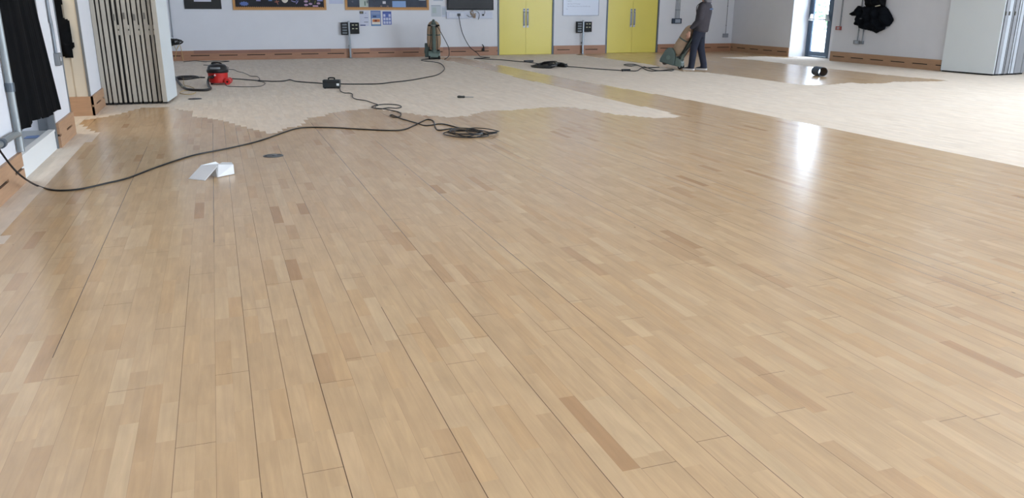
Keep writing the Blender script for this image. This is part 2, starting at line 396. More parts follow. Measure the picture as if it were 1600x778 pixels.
skirt('baseboard_back', TB, XL+.005, d1a-.005, ph, SKIRT_B, batt=((wb(303, 82)[0], wb(517, 81)[0]), (wb(578, 79)[0], wb(655, 79)[0]), (wb(692, 77)[0], wb(763, 77)[0])))
ph2 = wb(870, 82)[0]
skirt('baseboard_back_middle', TB, d1b+.005, d2a-.005, ph2, SKIRT_B, sp=.93, ln=.42)
skirt('baseboard_back_right', TB, d2b+.005, 15.85, wb(1031, 77)[0], SKIRT_B)
skirt('baseboard_right', TR, .03, g0-.005, wr(1152, 76)[0], SKIRT)
skirt('baseboard_right_near', TR, g1+.0, LR, wr(1302, 88)[0], SKIRT)
skirt('baseboard_left', TL, YF, OA[0], wl(25, 272)[0], SKIRT)
skirt('baseboard_left_middle', TL, OA[1]+.02, OB[0], wl(105, 202)[0], SKIRT, ln=.35)
skirt('baseboard_left_far', TL, OB[1]-.03, YB-.03, wl(152, 166)[0], SKIRT)
m = MB(); m.box((-3.35, OB[1]-.03, 0), (XL+.028, OB[1]-.001, BH)); struct(m, 'baseboard_recess', SKIRT)
# metal corner angles of the two openings
m = MB(); m.box((XL-.15, OA[1]-.012, 0), (XL-.01, OA[1]+.0, OH)); m.box((XL-.06, OA[1]-.035, 0), (XL+.006, OA[1]+.015, OH)); struct(m, 'trim_2', GREYMET)
m = MB(); m.box((XL-.04, OB[0]-.03, BH), (XL+.008, OB[0]+.006, OH)); struct(m, 'trim_3', GREYMET)
m = MB(); m.box((XL-.02, OB[1]-.02, BH+.001), (XL+.006, OB[1]+.012, OH)); struct(m, 'trim_4', GREYMET)

# ------------------------------------------------------------------ yellow double doors
def door_pair(name, a, b):
    root = empty(name, (a, YB, 0)); root['kind'] = 'structure'; W = b-a; fw = .05
    m = MB(); m.box((0.002, -.012, 0), (fw, .13, DH-.002)).box((W-fw, -.012, 0), (W-.002, .13, DH-.002)).box((fw, -.012, DH-fw), (W-fw, .13, DH-.002))
    m.build('door_frame', DGREY, root, local=True)
    mid = W/2
    for s, x0, x1 in ((-1, fw+.003, mid-.003), (1, mid+.003, W-fw-.003)):
        m = MB(); m.box((x0, .012, .006), (x1, .056, DH-fw-.003)); lf = m.build('door_leaf', YELLOW, root, local=True)
        hx = mid+s*.055; z0, z1 = .78, 1.32
        m = MB(); m.box((hx-.032, .004, z0), (hx+.032, .012, z1), 0)
        m.tube(catmull([(hx, .006, z0+.07), (hx, -.035, z0+.08), (hx, -.05, z0+.14), (hx, -.05, z1-.14), (hx, -.035, z1-.1), (hx, .006, z1-.09)], 4), .011, 8, 0)
        m.cyl((hx, .006, z1-.03), (hx, -.006, z1-.03), .016, 12, 1)
        m.build('pull_handle', [STEEL, BLACK], lf, local=True, smooth=True)
    return root
door_pair('door_1', d1a, d1b); door_pair('door_2', d2a, d2b)

# ------------------------------------------------------------------ glazed door in the recess (right wall)
root = empty('door_3', WR0); root['kind'] = 'structure'
FRM = mat('aluminium_frame_blue_grey', (86, 104, 124), .4, .3)
y0, y1 = dpl-.06, dpl+.01
m = MB(); m.box((g0+.003, y0, 0), (g0+.09, y1, GH-.005), 0, TR); m.box((dl-.09, y0, 0), (dl-.002, y1, GH-.005), 0, TR); m.box((g0+.09, y0, 2.15), (dl-.09, y1, 2.25), 0, TR); m.box((g0+.09, y0, GH-.09), (dl-.09, y1, GH-.005), 0, TR); m.box((g0+.09, y0, 0), (dl-.09, y1, .03), 0, TR)
m.build('door_frame', FRM, root)
m = MB(); la, lb = g0+.1, dl-.1
m.box((la, y0+.01, .035), (la+.09, y1-.012, 2.145), 0, TR); m.box((lb-.09, y0+.01, .035), (lb, y1-.012, 2.145), 0, TR); m.box((la+.09, y0+.01, .035), (lb-.09, y1-.012, .16), 0, TR); m.box((la+.09, y0+.01, 2.05), (lb-.09, y1-.012, 2.145), 0, TR)
leaf = m.build('door_leaf', FRM, root)
m = MB(); m.box((la+.09, y0+.03, .16), (lb-.09, y0+.036, 2.05), 0, TR); m.build('glass_pane', GLASS, leaf)
m = MB(); m.box((g0+.09, y0+.03, 2.25), (dl-.09, y0+.036, GH-.09), 0, TR); m.build('glass_pane', GLASS, root)
m = MB(); m.cyl((la+.05, y0-.07, 1.06), (lb-.05, y0-.07, 1.06), .016, 12, 0, TR)
for xx, s in ((la+.045, 1), (lb-.045, -1)): m.prism([(xx-.05, 1.02), (xx+.05, 1.02), (xx+.035*s, 1.2)], y0-.08, y0+.01, 'y', 1, TR)
m.build('push_bar', [STEEL, mat('white_bar_end', (235, 240, 240), .4)], leaf)

# windows of the near right wall
for q in WY:
    r = empty('window_%d' % (WY.index(q)+1), (XN, (q[0]+q[1])/2, WZ0)); r['kind'] = 'structure'
    m = MB(); a, b = q
    m.box((XN+.06, a+.003, WZ0+.003), (XN+.12, a+.06, WZ1-.003)).box((XN+.06, b-.06, WZ0+.003), (XN+.12, b-.003, WZ1-.003)).box((XN+.06, a+.06, WZ0+.003), (XN+.12, b-.06, WZ0+.06)).box((XN+.06, a+.06, WZ1-.06), (XN+.12, b-.06, WZ1-.003)).box((XN+.06, (a+b)/2-.03, WZ0+.06), (XN+.12, (a+b)/2+.03, WZ1-.06))
    m.build('window_frame', FRM, r)
    m = MB(); m.box((XN+.09, a+.06, WZ0+.06), (XN+.095, (a+b)/2-.03, WZ1-.06)).box((XN+.09, (a+b)/2+.03, WZ0+.06), (XN+.095, b-.06, WZ1-.06)); m.build('window_pane', FROST, r)

for q in WX:  # unseen front windows, added to light the back wall from behind the camera
    r = empty('window_%d' % (WX.index(q)+4), ((q[0]+q[1])/2, YF, WZ0)); r['kind'] = 'structure'
    m = MB(); a, b = q; c_ = (a+b)/2; ya, yb = YF-.12, YF-.06
    m.box((a+.003, ya, WZ0+.003), (a+.06, yb, WZ1-.003)).box((b-.06, ya, WZ0+.003), (b-.003, yb, WZ1-.003)).box((a+.06, ya, WZ0+.003), (b-.06, yb, WZ0+.06)).box((a+.06, ya, WZ1-.06), (b-.06, yb, WZ1-.003)).box((c_-.03, ya, WZ0+.06), (c_+.03, yb, WZ1-.06))
    m.build('window_frame', FRM, r)
    m = MB(); m.box((a+.06, YF-.095, WZ0+.06), (c_-.03, YF-.09, WZ1-.06)).box((c_+.03, YF-.095, WZ0+.06), (b-.06, YF-.09, WZ1-.06)); m.build('window_pane', FROST, r)

# ------------------------------------------------------------------ outside the glass door
m = MB(); m.box((16.75, 8, -.2), (60, 60, -.02)); g = struct(m, 'ground', mat('pale_paving', (206, 208, 204), .8, noise=.05, nscale=2))
def shrub(c, R, label, n=420):
    m = MB(); q = random.Random(int(c[0]*10+c[1]))
    for i in range(n):
        d = Vector((q.gauss(0, 1), q.gauss(0, 1), q.gauss(0, 1))).normalized()*q.uniform(.55, 1)
        p = Vector(c)+Vector((d.x*R, d.y*R, d.z*R*1.15)); a = Vector((q.gauss(0, 1), q.gauss(0, 1), q.gauss(0, 1))).normalized()*.11; b = a.orthogonal().normalized()*.05
        m.add([p-a, p-b, p+a, p+b], [(0, 1, 2, 3)])
    fo_ = m.build('garden_shrub', mat('leaf_green', (96, 138, 92), .6))
    tagk(fo_, label, 'shrub')
    m = MB(); m.tube([(c[0], c[1], -.03), (c[0]+.05, c[1], .3), (c[0], c[1], c[2])], [.05, .04, .02], 8)
    m.build('stem', mat('bark', (110, 95, 80), .8), fo_)
shrub((24.0, 27.5, 1.35), .9, 'pale green shrub seen through the glass door')

# ------------------------------------------------------------------ folding partitions
PANEL = mat('partition_edge_beige', (176, 170, 158), .45, .1)
PFACE = mat('partition_face_white', (214, 220, 222), .45)
PWH = mat('partition_edge_white', (182, 188, 194), .45)
PGR = mat('partition_edge_grey', (142, 144, 148), .5, .1)
GAP = mat('rubber_seal', (28, 27, 27), .8)  # near-black filling paints the shade in the gaps between panels
LATCH = mat('latch_grey', (120, 118, 112), .4, .5)
PH = 3.4
# left stack: panel faces look along x, edges look towards the camera
pa, pb = fl(162, 165), fl(262, 162.8); pc = fl(277.5, 152.5)
root = empty('folding_partition', ((pa.x+pb.x)/2, (pa.y+pc.y)/2, 0))
tagk(root, 'stack of folded wall partition panels with beige edges against the left wall', 'partition', 'folded partitions stacked either side of the hall')
npn = 13; wtot = pb.x-pa.x; pit = wtot/npn; ydepth = pc.y-pb.y
for i in range(npn):
    x0 = pa.x+i*pit; gap = .030 if i % 2 else .011
    if i == 4: gap = .034
    last = i == npn-1
    m = MB(); yo = rnd.uniform(-.012, .012)
    if not last: m.box((x0+gap/2, pa.y+yo, .035), (x0+pit-gap/2, pb.y+ydepth, PH), 0)
    else:
        m.prism([(x0+gap/2, pb.y), (x0+pit, pb.y), (pc.x-.012, pc.y), (pc.x-.06, pc.y)], .035, PH, 'z', 0)
        m.prism([(x0+pit+.0005, pb.y+.006), (x0+pit+.010, pb.y+.006), (pc.x, pc.y), (pc.x-.0115, pc.y)], .035, PH, 'z', 1)
    p = m.build('partition_panel', [PANEL, PFACE], root)
    m = MB(); m.box((x0+gap/2+.004, pa.y+.02, .004), (x0+pit-gap/2-.004, pb.y+ydepth-.02, .035)); m.box((x0-gap/2+.001, pa.y+.03, .01), (x0+gap/2-.001, pb.y+ydepth-.03, PH-.02))
    m.build('rubber_seal', GAP, p)
    if i in (4, 6, 8, 10, 12) :
        m = MB(); zc = 1.235+.02*(i % 4)/2
        m.box((x0+.012, pa.y-.016, zc-.045), (x0+.036, pa.y+yo+.002, zc+.045)); m.build('latch', LATCH, p)
    if i in (5, 7, 9, 11, 12):
        m = MB(); xx = x0-.002
        m.box((xx-.012, pa.y-.004, .99), (xx+.013, pa.y+.03, 1.13), 0); m.box((xx-.007, pa.y-.006, 1.052), (xx+.008, pa.y-.004, 1.075), 1); m.build('bolt_plate', [PANEL, GAP], p)
# right stack
qa, qb = fl(1469.6, 111.8), fl(1552, 118.6)
dq = (qb-qa).normalized(); nq = Vector((dq.y, -dq.x, 0)); nq = -nq if nq.x < 0 else nq
wq = (qb-qa).length
TQ = Matrix(((dq.x, nq.x, 0, qa.x), (dq.y, nq.y, 0, qa.y), (0, 0, 1, 0), (0, 0, 0, 1)))
root = empty('folding_partition', tuple((qa+qb)/2+nq*.6))
tagk(root, 'stack of folded wall partition panels with broad white face at the right wall', 'partition', 'folded partitions stacked either side of the hall')
xx = 0.0
for i, (tw, wh, gp) in enumerate(((.028, 0, .02), (.095, 0, .022), (.115, 1, .02), (.03, 0, .022), (.105, 0, .022), (.04, 1, .03), (.10, 1, .022), (.11, 0, .012), (.11, 0, .012), (.11, 0, .012))):
    m = MB(); yo = rnd.uniform(-.01, .01)
    m.box((0.002 if i else 0, xx, .035), (wq+yo, xx+tw-.001, PH), 0, TQ)
    if i == 0: m.box((0, -.012, .035), (wq-.004, 0, PH), 1, TQ)
    p = m.build('partition_panel', [(PWH if wh else PGR), PFACE], root)
    m = MB(); m.box((.02, xx+.004, .004), (wq-.03, xx+tw-.004, .035), 0, TQ)
    if i < 9: m.box((.03, xx+tw-.001, .01), (wq-.012, xx+tw+gp-.001, PH-.02), 0, TQ)
    m.build('rubber_seal', GAP, p)
    if i in (1, 2, 4):
        m = MB(); m.box((wq-.01, xx-.006, 1.25), (wq+.016, xx+.012, 1.33), 0, TQ); m.build('latch', LATCH, p)
    xx += tw+gp

# ------------------------------------------------------------------ things on the back wall
def wall_box(mb, x0, z0, x1, z1, d0, d1, mi=0, T=TB): return mb.box((x0, -d1, z0), (x1, -d0, z1), mi, T)
# black framed notice
x0, z0 = wb(288.5, 14); x1, _ = wb(346.5, 14)
rt = tagk(empty('framed_notice', ((x0+x1)/2, YB-.001, z0)), 'black framed notice on the back wall beside the folded partition', 'frame')
m = MB(); wall_box(m, x0, z0, x1, z0+.9, .001, .025); m.build('frame', mat('notice_black', (26, 26, 28), .6), rt)
m = MB(); a, zz = wb(303, 2.5); b, _ = wb(330, 2.5); wall_box(m, a, zz, b, z0+.75, .0255, .028); m.build('paper', mat('paper_lilac', (206, 204, 222), .7), rt)
# notice boards
def noticeboard(xa, xb, y, label, items, bg):
    a, z = wb(xa, y); b, _ = wb(xb, y)
    r = tagk(empty('noticeboard', ((a+b)/2, YB, z)), label, 'noticeboard', 'display boards on the back wall')
    zt = z+1.15; fw = .075
    m = MB(); wall_box(m, a+.01, z+.01, b-.01, zt-.01, .001, .018); m.build('backing', bg, r)
    m = MB(); wall_box(m, a, z, b, z+.04, .001, .035); wall_box(m, a, zt-.04, b, zt, .001, .035); wall_box(m, a, z+.04, a+.04, zt-.04, .001, .035); wall_box(m, b-.04, z+.04, b, zt-.04, .001, .035)
    m.build('frame', mat('pine_frame', (196, 146, 86), .5, noise=.06, nscale=8), r)
    # scalloped paper border
    m = MB(); s = .05; 
    wall_box(m, a+.04, z+.04, b-.04, z+.065, .0185, .022); wall_box(m, a+.04, z+.065, a+.062, zt-.065, .0185, .022); wall_box(m, b-.062, z+.065, b-.04, zt-.065, .0185, .022); wall_box(m, a+.04, zt-.065, b-.04, zt-.04, .0185, .022)
    n = int((b-a-.1)/s)
    for i in range(n):
        c = a+.06+s*(i+.5); m.prism([(c+.022*math.cos(t*PI/6), z+.064+.018*math.sin(t*PI/6)) for t in range(7)], -.022, -.0185, 'y', 0, TB)
    m.build('scalloped_border', mat('border_orange', (186, 134, 76), .6), r)
    for k, (kind, px0, py0, px1, py1, rgb) in enumerate(items):
        u0, v1 = wb(px0, py0); u1, v0 = wb(px1, py1); m = MB(); dd = .0185+.0012*(k % 3)
        if kind == 'r': wall_box(m, u0, v0, u1, v1, dd, dd+.003)
        elif kind == 'o':
            cx, cz, rx, rz = (u0+u1)/2, (v0+v1)/2, (u1-u0)/2, (v1-v0)/2
            m.prism([(cx+rx*math.cos(2*PI*t/18), cz+rz*math.sin(2*PI*t/18)) for t in range(18)], -dd-.003, -dd, 'y', 0, TB)
        elif kind == 's':
            cx, cz, rx, rz = (u0+u1)/2, (v0+v1)/2, (u1-u0)/2, (v1-v0)/2
            m.prism([(cx+rx*(1 if t % 2 else .72)*math.cos(2*PI*t/20), cz+rz*(1 if t % 2 else .72)*math.sin(2*PI*t/20)) for t in range(20)], -dd-.003, -dd, 'y', 0, TB)
        elif kind == 'l':
            m.tube([(u0, -dd-.003, v0), ((u0+u1)/2, -dd-.003, (v0+v1)/2-.01), (u1, -dd-.003, v1)], .012, 6, 0, TB)
        m.build('paper_cutout', mat('paper_%d_%d_%d' % rgb, rgb, .8), r)
    return r
blu, lil, pnk, cr_, red = (96, 118, 176), (150, 146, 196), (186, 156, 184), (224, 216, 206), (164, 104, 92)
noticeboard(364.5, 510, 15.6, 'orange framed noticeboard with black backing and coloured paper cutouts', [
    ('s', 373, 2, 389.5, 9.5, blu), ('r', 400, -2, 407, 1.8, lil), ('r', 419, -2, 425, 1.6, (110, 130, 180)), ('l', 432, 7, 434, 0, red), ('l', 429, 2, 436, 3, red), ('o', 439, -8, 450.5, 4.6, cr_), ('l', 455, 3, 462, 1, lil), ('l', 462, 1, 466, 6, lil), ('l', 461, 2, 463, -6, blu),
    ('o', 474.5, .3, 481, 4, pnk), ('o', 475, 6, 481.5, 9.5, pnk), ('o', 482, 4.4, 488, 7.8, pnk), ('r', 488.5, 8.2, 497, 10.6, pnk), ('o', 494.5, 3.6, 500.5, 7, pnk), ('r', 495, -3, 504, 2, lil), ('l', 491, 1, 493, 6, (120, 120, 60)), ('l', 484, 3, 483, -4, (120, 120, 60)),
    ('r', 373, -22, 395, -6, cr_), ('r', 405, -20, 425, -8, lil), ('o', 462, -24, 482, -8, pnk), ('r', 486, -22, 502, -8, blu)], mat('board_black', (42, 42, 48), .85, noise=.15, nscale=6))
noticeboard(539.5, 670, 15.6, 'orange framed noticeboard with charcoal backing and a pale blue sheet', [
    ('r', 561, -4, 575.5, 11.3, (186, 196, 190)), ('r', 612.5, 1.5, 634, 11.3, (140, 170, 216)), ('r', 597.5, 2, 602.5, 6, (220, 218, 224)), ('r', 594, 8.6, 597, 10.6, (140, 120, 120)), ('r', 604, 8.6, 607, 10.6, (140, 120, 120)), ('r', 654, -4, 664.5, .6, (220, 226, 236)),
    ('l', 583, 4, 586, -3, (90, 90, 100)), ('o', 549, 1, 552, 4, (100, 104, 120)), ('r', 569, 2, 571, 9, (96, 120, 110)), ('r', 572.5, 1, 574.5, 5, (80, 90, 120)), ('r', 546, -22, 560, -8, cr_), ('r', 585, -22, 610, -8, blu), ('r', 630, -20, 648, -8, pnk)], mat('board_charcoal', (72, 78, 92), .85, noise=.15, nscale=6))
# papers on the wall
def sheet(name, px0, py0, px1, py1, rgb, label, cat, marks=(), group=None, th=.004):
    u0, v1 = wb(px0, py0); u1, v0 = wb(px1, py1)
    m = MB(); wall_box(m, u0, v0, u1, v1, -.0005, th)
    marks = list(marks)
    mts = [mat('sheet_%d_%d_%d' % rgb, rgb, .7)]
    o = m.build(name, mts); tagk(o, label, cat, group)
    for k, (a, b, c, d, col) in enumerate(marks):
        m = MB(); U = u1-u0; V = v1-v0
        wall_box(m, u0+a*U, v0+b*V, u0+c*U, v0+d*V, th+.0002+.0004*(k % 3), th+.0012+.0004*(k % 3)); m.build('printed_block', mat('print_%d_%d_%d' % col, col, .7), o)
    return o
nb = (40, 60, 120)
sheet('paper_notice', 561.5, 16.8, 577, 40.5, (206, 210, 226), 'white notice with small dark picture, below the second noticeboard beside the socket post', 'poster', [(.0, .80, .42, .97, (62, 62, 66)), (.1, .84, .3, .93, (120, 112, 90)), (.55, .83, .75, .86, (110, 120, 160)), (.5, .53, .9, .56, (60, 74, 120)), (.45, .24, .9, .27, (40, 44, 60)), (0, .02, .6, .08, nb)])
o = sheet('poster', 579, 16.8, 595.5, 40.5, (74, 98, 160), 'blue poster with orange and white picture under the noticeboard', 'poster', [(.05, .5, .95, .78, (110, 136, 184)), (.05, .76, .95, .95, (138, 154, 190)), (.2, .57, .55, .68, (60, 80, 120)), (.07, .1, .93, .5, (226, 222, 214)), (.15, .26, .9, .44, (196, 120, 76)), (.35, .28, .6, .4, (120, 60, 50)), (.02, .02, .98, .07, (96, 150, 190))])
o = sheet('timetable', 597.5, 18, 612, 38.5, (92, 110, 180), 'blue timetable sheet with grid of white cells on the back wall', 'poster', [(.08+.3*(i % 3), .06+.27*(i//3), .31+.3*(i % 3), .26+.27*(i//3), (200, 206, 228)) for i in range(9) if i != 7]+[(0, .9, 1, 1, (70, 90, 160))])
sheet('paper_sheet', 513, -16, 536, 6, (196, 202, 226), 'pale lilac sheet pinned between the two noticeboards', 'paper')
sheet('paper_sheet', 673.5, 8, 689.5, 26, (190, 198, 206), 'greenish-white sheet with faint drawing, on the wall left of the television', 'paper', [(.0, .93, .9, .98, (140, 150, 170)), (.1, .3, .5, .8, (176, 190, 190))])
sheet('paper_sheet', 690, 10, 697.5, 26.5, (200, 206, 222), 'narrow white sheet in the column of papers beside the television', 'paper', [(.1, .2, .85, .85, (184, 194, 204))])
sheet('paper_sheet', 677, -14, 692, 1.5, (176, 184, 200), 'grey-edged sheet, topmost in the column of papers beside the television', 'paper', [(.08, .12, .92, .97, (196, 202, 222))])
# whiteboard
a, z = wb(879, 24.5); b, _ = wb(935, 25.5)
r = tagk(empty('whiteboard', ((a+b)/2, YB, z)), 'whiteboard with faint handwriting hanging between the yellow double doors', 'whiteboard')
m = MB(); wall_box(m, a+.012, z+.012, b-.012, z+.9, .001, .016); m.build('writing_surface', mat('whiteboard_white', (196, 204, 222), .3), r)
m = MB(); wall_box(m, a, z, b, z+.015, .001, .024); wall_box(m, a, z+.9, b, z+.915, .001, .024); wall_box(m, a, z+.015, a+.014, z+.9, .001, .024); wall_box(m, b-.014, z+.015, b, z+.9, .001, .024); m.build('frame', mat('whiteboard_frame', (120, 126, 140), .4, .5), r)
q = random.Random(3)
for yy, xa, xb in ((2, 886.5, 893), (6, 886.5, 907), (10, 886.5, 922), (14.5, 884, 887)):
    p0 = wb(xa, yy); p1 = wb(xb, yy); n = int((xb-xa)*3); m = MB()
    m.tube([(p0[0]+(p1[0]-p0[0])*t/n, -.0175, p0[1]+q.uniform(-.016, .016)*(0 if (t//4) % 3 == 2 else 1)) for t in range(n+1)], .0028, 4, 0, TB)
    m.build('handwriting', mat('marker_grey', (126, 134, 158), .7), r)
# television and its trunking
a, z = wb(698, 15.5); b, _ = wb(770, 15.5)
r = tagk(empty('television', ((a+b)/2, YB, z)), 'flat screen television mounted on the back wall beside the yellow door', 'television')
m = MB(); wall_box(m, a, z, b, z+.82, .03, .075, 0); m.build('screen_case', BLACK, r, bevel=.004)
m = MB(); wall_box(m, a+.03, z+.035, b-.03, z+.79, .0751, .077); m.build('screen', mat('screen_glass', (16, 15, 16), .12, spec=.25), r)
m = MB(); wall_box(m, (a+b)/2-.25, z+.2, (a+b)/2+.25, z+.6, .001, .03); m.build('wall_bracket', DGREY, r)
a, zt = wb(697, 18.2); b, _ = wb(769, 18.2); _, zb = wb(733, 29)
r = tagk(empty('socket_trunking', ((a+b)/2, YB, zb)), 'white socket trunking strip running under the television', 'trunking')
m = MB(); wall_box(m, a, zb, b, zt, .001, .05); m.build('trunking_cover', mat('white_trunking', (200, 206, 222), .5), r, bevel=.006)
for xx in (703, 708, 712, 722, 757): 
    u, v = wb(xx, 23.5); m = MB(); wall_box(m, u-.04, v-.05, u+.04, v+.05, .0502, .056); m.build('socket_plate', mat('socket_white', (206, 210, 222), .4), r)
# tangle of leads at the trunking
def wtube(pts, r=.006, d=.07): return [Vector((wb(x, y)[0], YB-(dd if dd is not None else d), wb(x, y)[1])) for x, y, *rest in pts for dd in [rest[0] if rest else None]]
m = MB(); q = random.Random(5)
for k in range(5):
    m.tube(catmull(wtube([(737+q.uniform(-2, 2), 16, .05), (736+q.uniform(-2, 4), 20, .07), (738+q.uniform(-4, 4), 24, .075+.004*k), (741+q.uniform(-2, 1), 28, .075), (738+q.uniform(-3, 5), 23, .08+.004*k), (742, 20.5, .07)]), 5), .007, 6)
tagk(m.build('cable_bundle', mat('tan_cable', (156, 136, 116), .6)), 'tangle of tan leads hanging below the middle of the television', 'cable')
m = MB(); m.tube(catmull(wtube([(742, 17, .055), (746, 19, .07), (748, 24, .075), (746, 31, .06)]), 6), .006, 6); m.tube(catmull(wtube([(736, 26, .07), (733, 26.5, .075), (728, 23.5, .065)]), 5), .006, 6)
tagk(m.build('signal_cable', BLACKC), 'black lead looping over the white trunking under the television', 'cable')
u, v = wb(754, 23); m = MB(); m.tube(catmull(wtube([(756.5, 16.5, .06), (756.5, 20, .07), (755, 22.5, .075)]), 5), .006, 6)
m.box((u-.03, -.085, v-.03), (u+.02, -.0565, v+.02), 0, TB)
tagk(m.build('power_lead', BLACKC), 'short black lead with plug under the right end of the television', 'cable')
# small black plug on the skirting near the door
u, v = wb(754, 78); m = MB(); m.box((u-.035, -.075, v-.02), (u+.035, -.035, v+.05), 0, TB); m.tube(catmull(wtube([(755, 75, .055), (754.5, 72, .06), (753, 69.5, .03)]), 4), .014, 6)
tagk(m.build('wall_plug', BLACK), 'small black plug and lead on the skirting below the television', 'plug')
# socket posts
def socket_post(px, ptop, pbase):
    u, _ = wb(px, pbase); _, zt = wb(px, ptop)
    r = empty('socket_post', (u, YB, 0))
    m = MB(); m.box((-.024, -.125, 0), (.024, -.075, zt)); m.box((-.05, -.15, 0), (.05, -.05, .012)); m.build('post', GREYMET, r, local=True, bevel=.004)
    m = MB(); m.box((-.21, -.115, zt-.37), (-.03, -.03, zt-.04)); s = m.build('socket_bank', BLACK, r, local=True, bevel=.006)
    for k in range(4):
        m = MB(); m.box((-.185, -.1195, zt-.335+.072*k), (-.06, -.1152, zt-.298+.072*k)); m.build('socket', mat('socket_grey', (110, 118, 126), .5), s, local=True)
    m = MB(); m.box((.03, -.14, zt-.34), (.27, -.03, zt-.045)); s = m.build('control_box', BLACK, r, local=True, bevel=.006)
    for i in range(2):
        for k in range(2):
            m = MB(); m.box((.075+.095*i, -.1455, zt-.215+.095*k), (.13+.095*i, -.1402, zt-.193+.095*k)); m.build('switch', mat('switch_ivory', (206, 202, 170), .5), s, local=True)
    for za in (zt-.3, .3): m = MB(); m.box((-.02, -.075, za), (.02, -.001, za+.05)); m.build('wall_arm', GREYMET, r, local=True)
    return r
s1 = socket_post(547, 32.5, 90)
tagk(s1, 'grey post with black socket boxes standing below the second noticeboard', 'socket post', 'socket posts along the back wall')
s2 = copy_tree(s1); s2.location = (wb(908, 84.2)[0], YB, 0)
tagk(s2, 'grey post with black socket boxes standing between the yellow double doors under the whiteboard', 'socket post', 'socket posts along the back wall')

# conduits
def conduit(T, conv, cols, ybase, boxr, label, name='conduit', boxrgb=(60, 66, 76), top=3.2, rr=.009, face=True, cat='conduit'):
    pts = [conv(c, ybase) for c in cols]
    u0, v1 = conv(boxr[0], boxr[1]); u1, v0 = conv(boxr[2], boxr[3])
    r = tagk(empty(name, T @ Vector(((u0+u1)/2, -.001, v0))), label, cat)
    for u, v in pts:
        m = MB(); m.cyl((u, -.02, v1-.005), (u, -.02, top), rr, 10, 0, T)
        for zz in (v1+.25, v1+.85): m.box((u-.014, -.03, zz), (u+.014, -.0008, zz+.015), 0, T)
        m.build('pipe', GREYMET, r)
    m = MB(); m.box((u0, -.055, v0), (u1, -.001, v1), 0, T); bx = m.build('switch_box', mat('box_%d_%d_%d' % boxrgb, boxrgb, .5, .2), r, bevel=.004)
    if face:
        U, V = u1-u0, v1-v0; m = MB(); m.box((u0+.3*U, -.058, v0+.55*V), (u0+.85*U, -.0552, v0+.78*V), 0, T); m.box((u0+.3*U, -.058, v0+.22*V), (u0+.85*U, -.0552, v0+.42*V), 0, T); m.build('switch_plate', mat('switch_pale', (190, 200, 214), .4), bx)
conduit(TB, wb, (1054.5, 1056.5, 1058.7, 1060.8), 29, (1049.5, 28.8, 1063.6, 36.8), 'dark switch box under four grey pipes, by the right yellow door', boxrgb=(58, 70, 88))
conduit(TB, wb, (1133.2,), 53, (1129, 52.5, 1136.3, 58.3), 'grey pipe running down to a pale socket near the far right corner', boxrgb=(150, 156, 168), face=False)
conduit(TR, wr, (1313.5,), 40, (1308.3, 41, 1314.8, 47), 'grey pipe running down to a red call point beside the glass door', boxrgb=(176, 92, 86), rr=.016, cat='call point')
conduit(TR, wr, (1340.8,), 62, (1336, 62.8, 1343.8, 69), 'grey pipe ending in a square socket below the hanging black coat', boxrgb=(142, 148, 158), rr=.014)
conduit(TR, wr, (1348.2,), 62, (1346.3, 64, 1349.6, 69), 'grey pipe ending in a narrow socket below the hanging black coat', boxrgb=(120, 126, 136), rr=.014, face=False)
# left wall: conduit and switch
u, zt_ = wl(86, 88); u0 = wl(86.5, 90)[0]; u1 = wl(96, 95)[0]
r = tagk(empty('light_switch', (XL+.001, (u0+u1)/2, .79)), 'grey metal light switch with conduit on the narrow wall beside the curtain', 'switch')
m = MB(); uc = (u0+u1)/2; m.box((XL+.001, uc-.075, .79), (XL+.05, uc+.075, .92)); bx = m.build('switch_box', mat('switch_steel', (128, 131, 134), .45, .3), r, bevel=.006)
m = MB(); m.box((XL+.05, uc+.0, .835), (XL+.054, uc+.04, .875)); m.build('rocker', mat('rocker_white', (215, 218, 220), .4), bx)
m = MB(); m.tube(catmull([(XL+.02, uc-.02, .915), (XL+.02, uc-.02, 1.2), (XL+.02, uc-.05, 1.3), (XL+.02, uc-.06, 1.4), (XL+.02, uc-.06, 3.3)], 5), .016, 10); m.build('pipe', GREYMET, r)

# handrail pipe at the near edge of the curtained opening
m = MB(); yp = OA[0]-.03
m.tube(catmull([(XL+.035, yp, .26), (XL+.035, yp, .35), (XL+.035, yp, .5), (XL+.035, yp, 1.5), (XL+.035, yp, 3.2)], 6), .027, 12)
m.tube(catmull([(XL+.035, yp, .40), (XL+.045, yp-.15, .42), (XL+.045, yp-.6, .425), (XL+.045, yp-2.2, .43)], 6), .024, 12)
o = m.build('grey_pipe', mat('galvanised_pipe', (142, 148, 150), .45, .4), smooth=True); tagk(o, 'grey upright pipe with side branch on the left wall near the curtain', 'pipe')
for (yy, zz) in ((yp-.62, .425), (yp, .78)):
    m = MB()
    if zz < .5: m.cyl((XL+.045, yy-.03, zz), (XL+.045, yy+.03, zz), .036, 14)
    else: m.cyl((XL+.035, yy, zz-.035), (XL+.035, yy, zz+.035), .034, 14)
    m.box((XL+.001, yy-.02, zz-.02), (XL+.03, yy+.02, zz+.02)); m.build('pipe_clamp', DGREY, o)

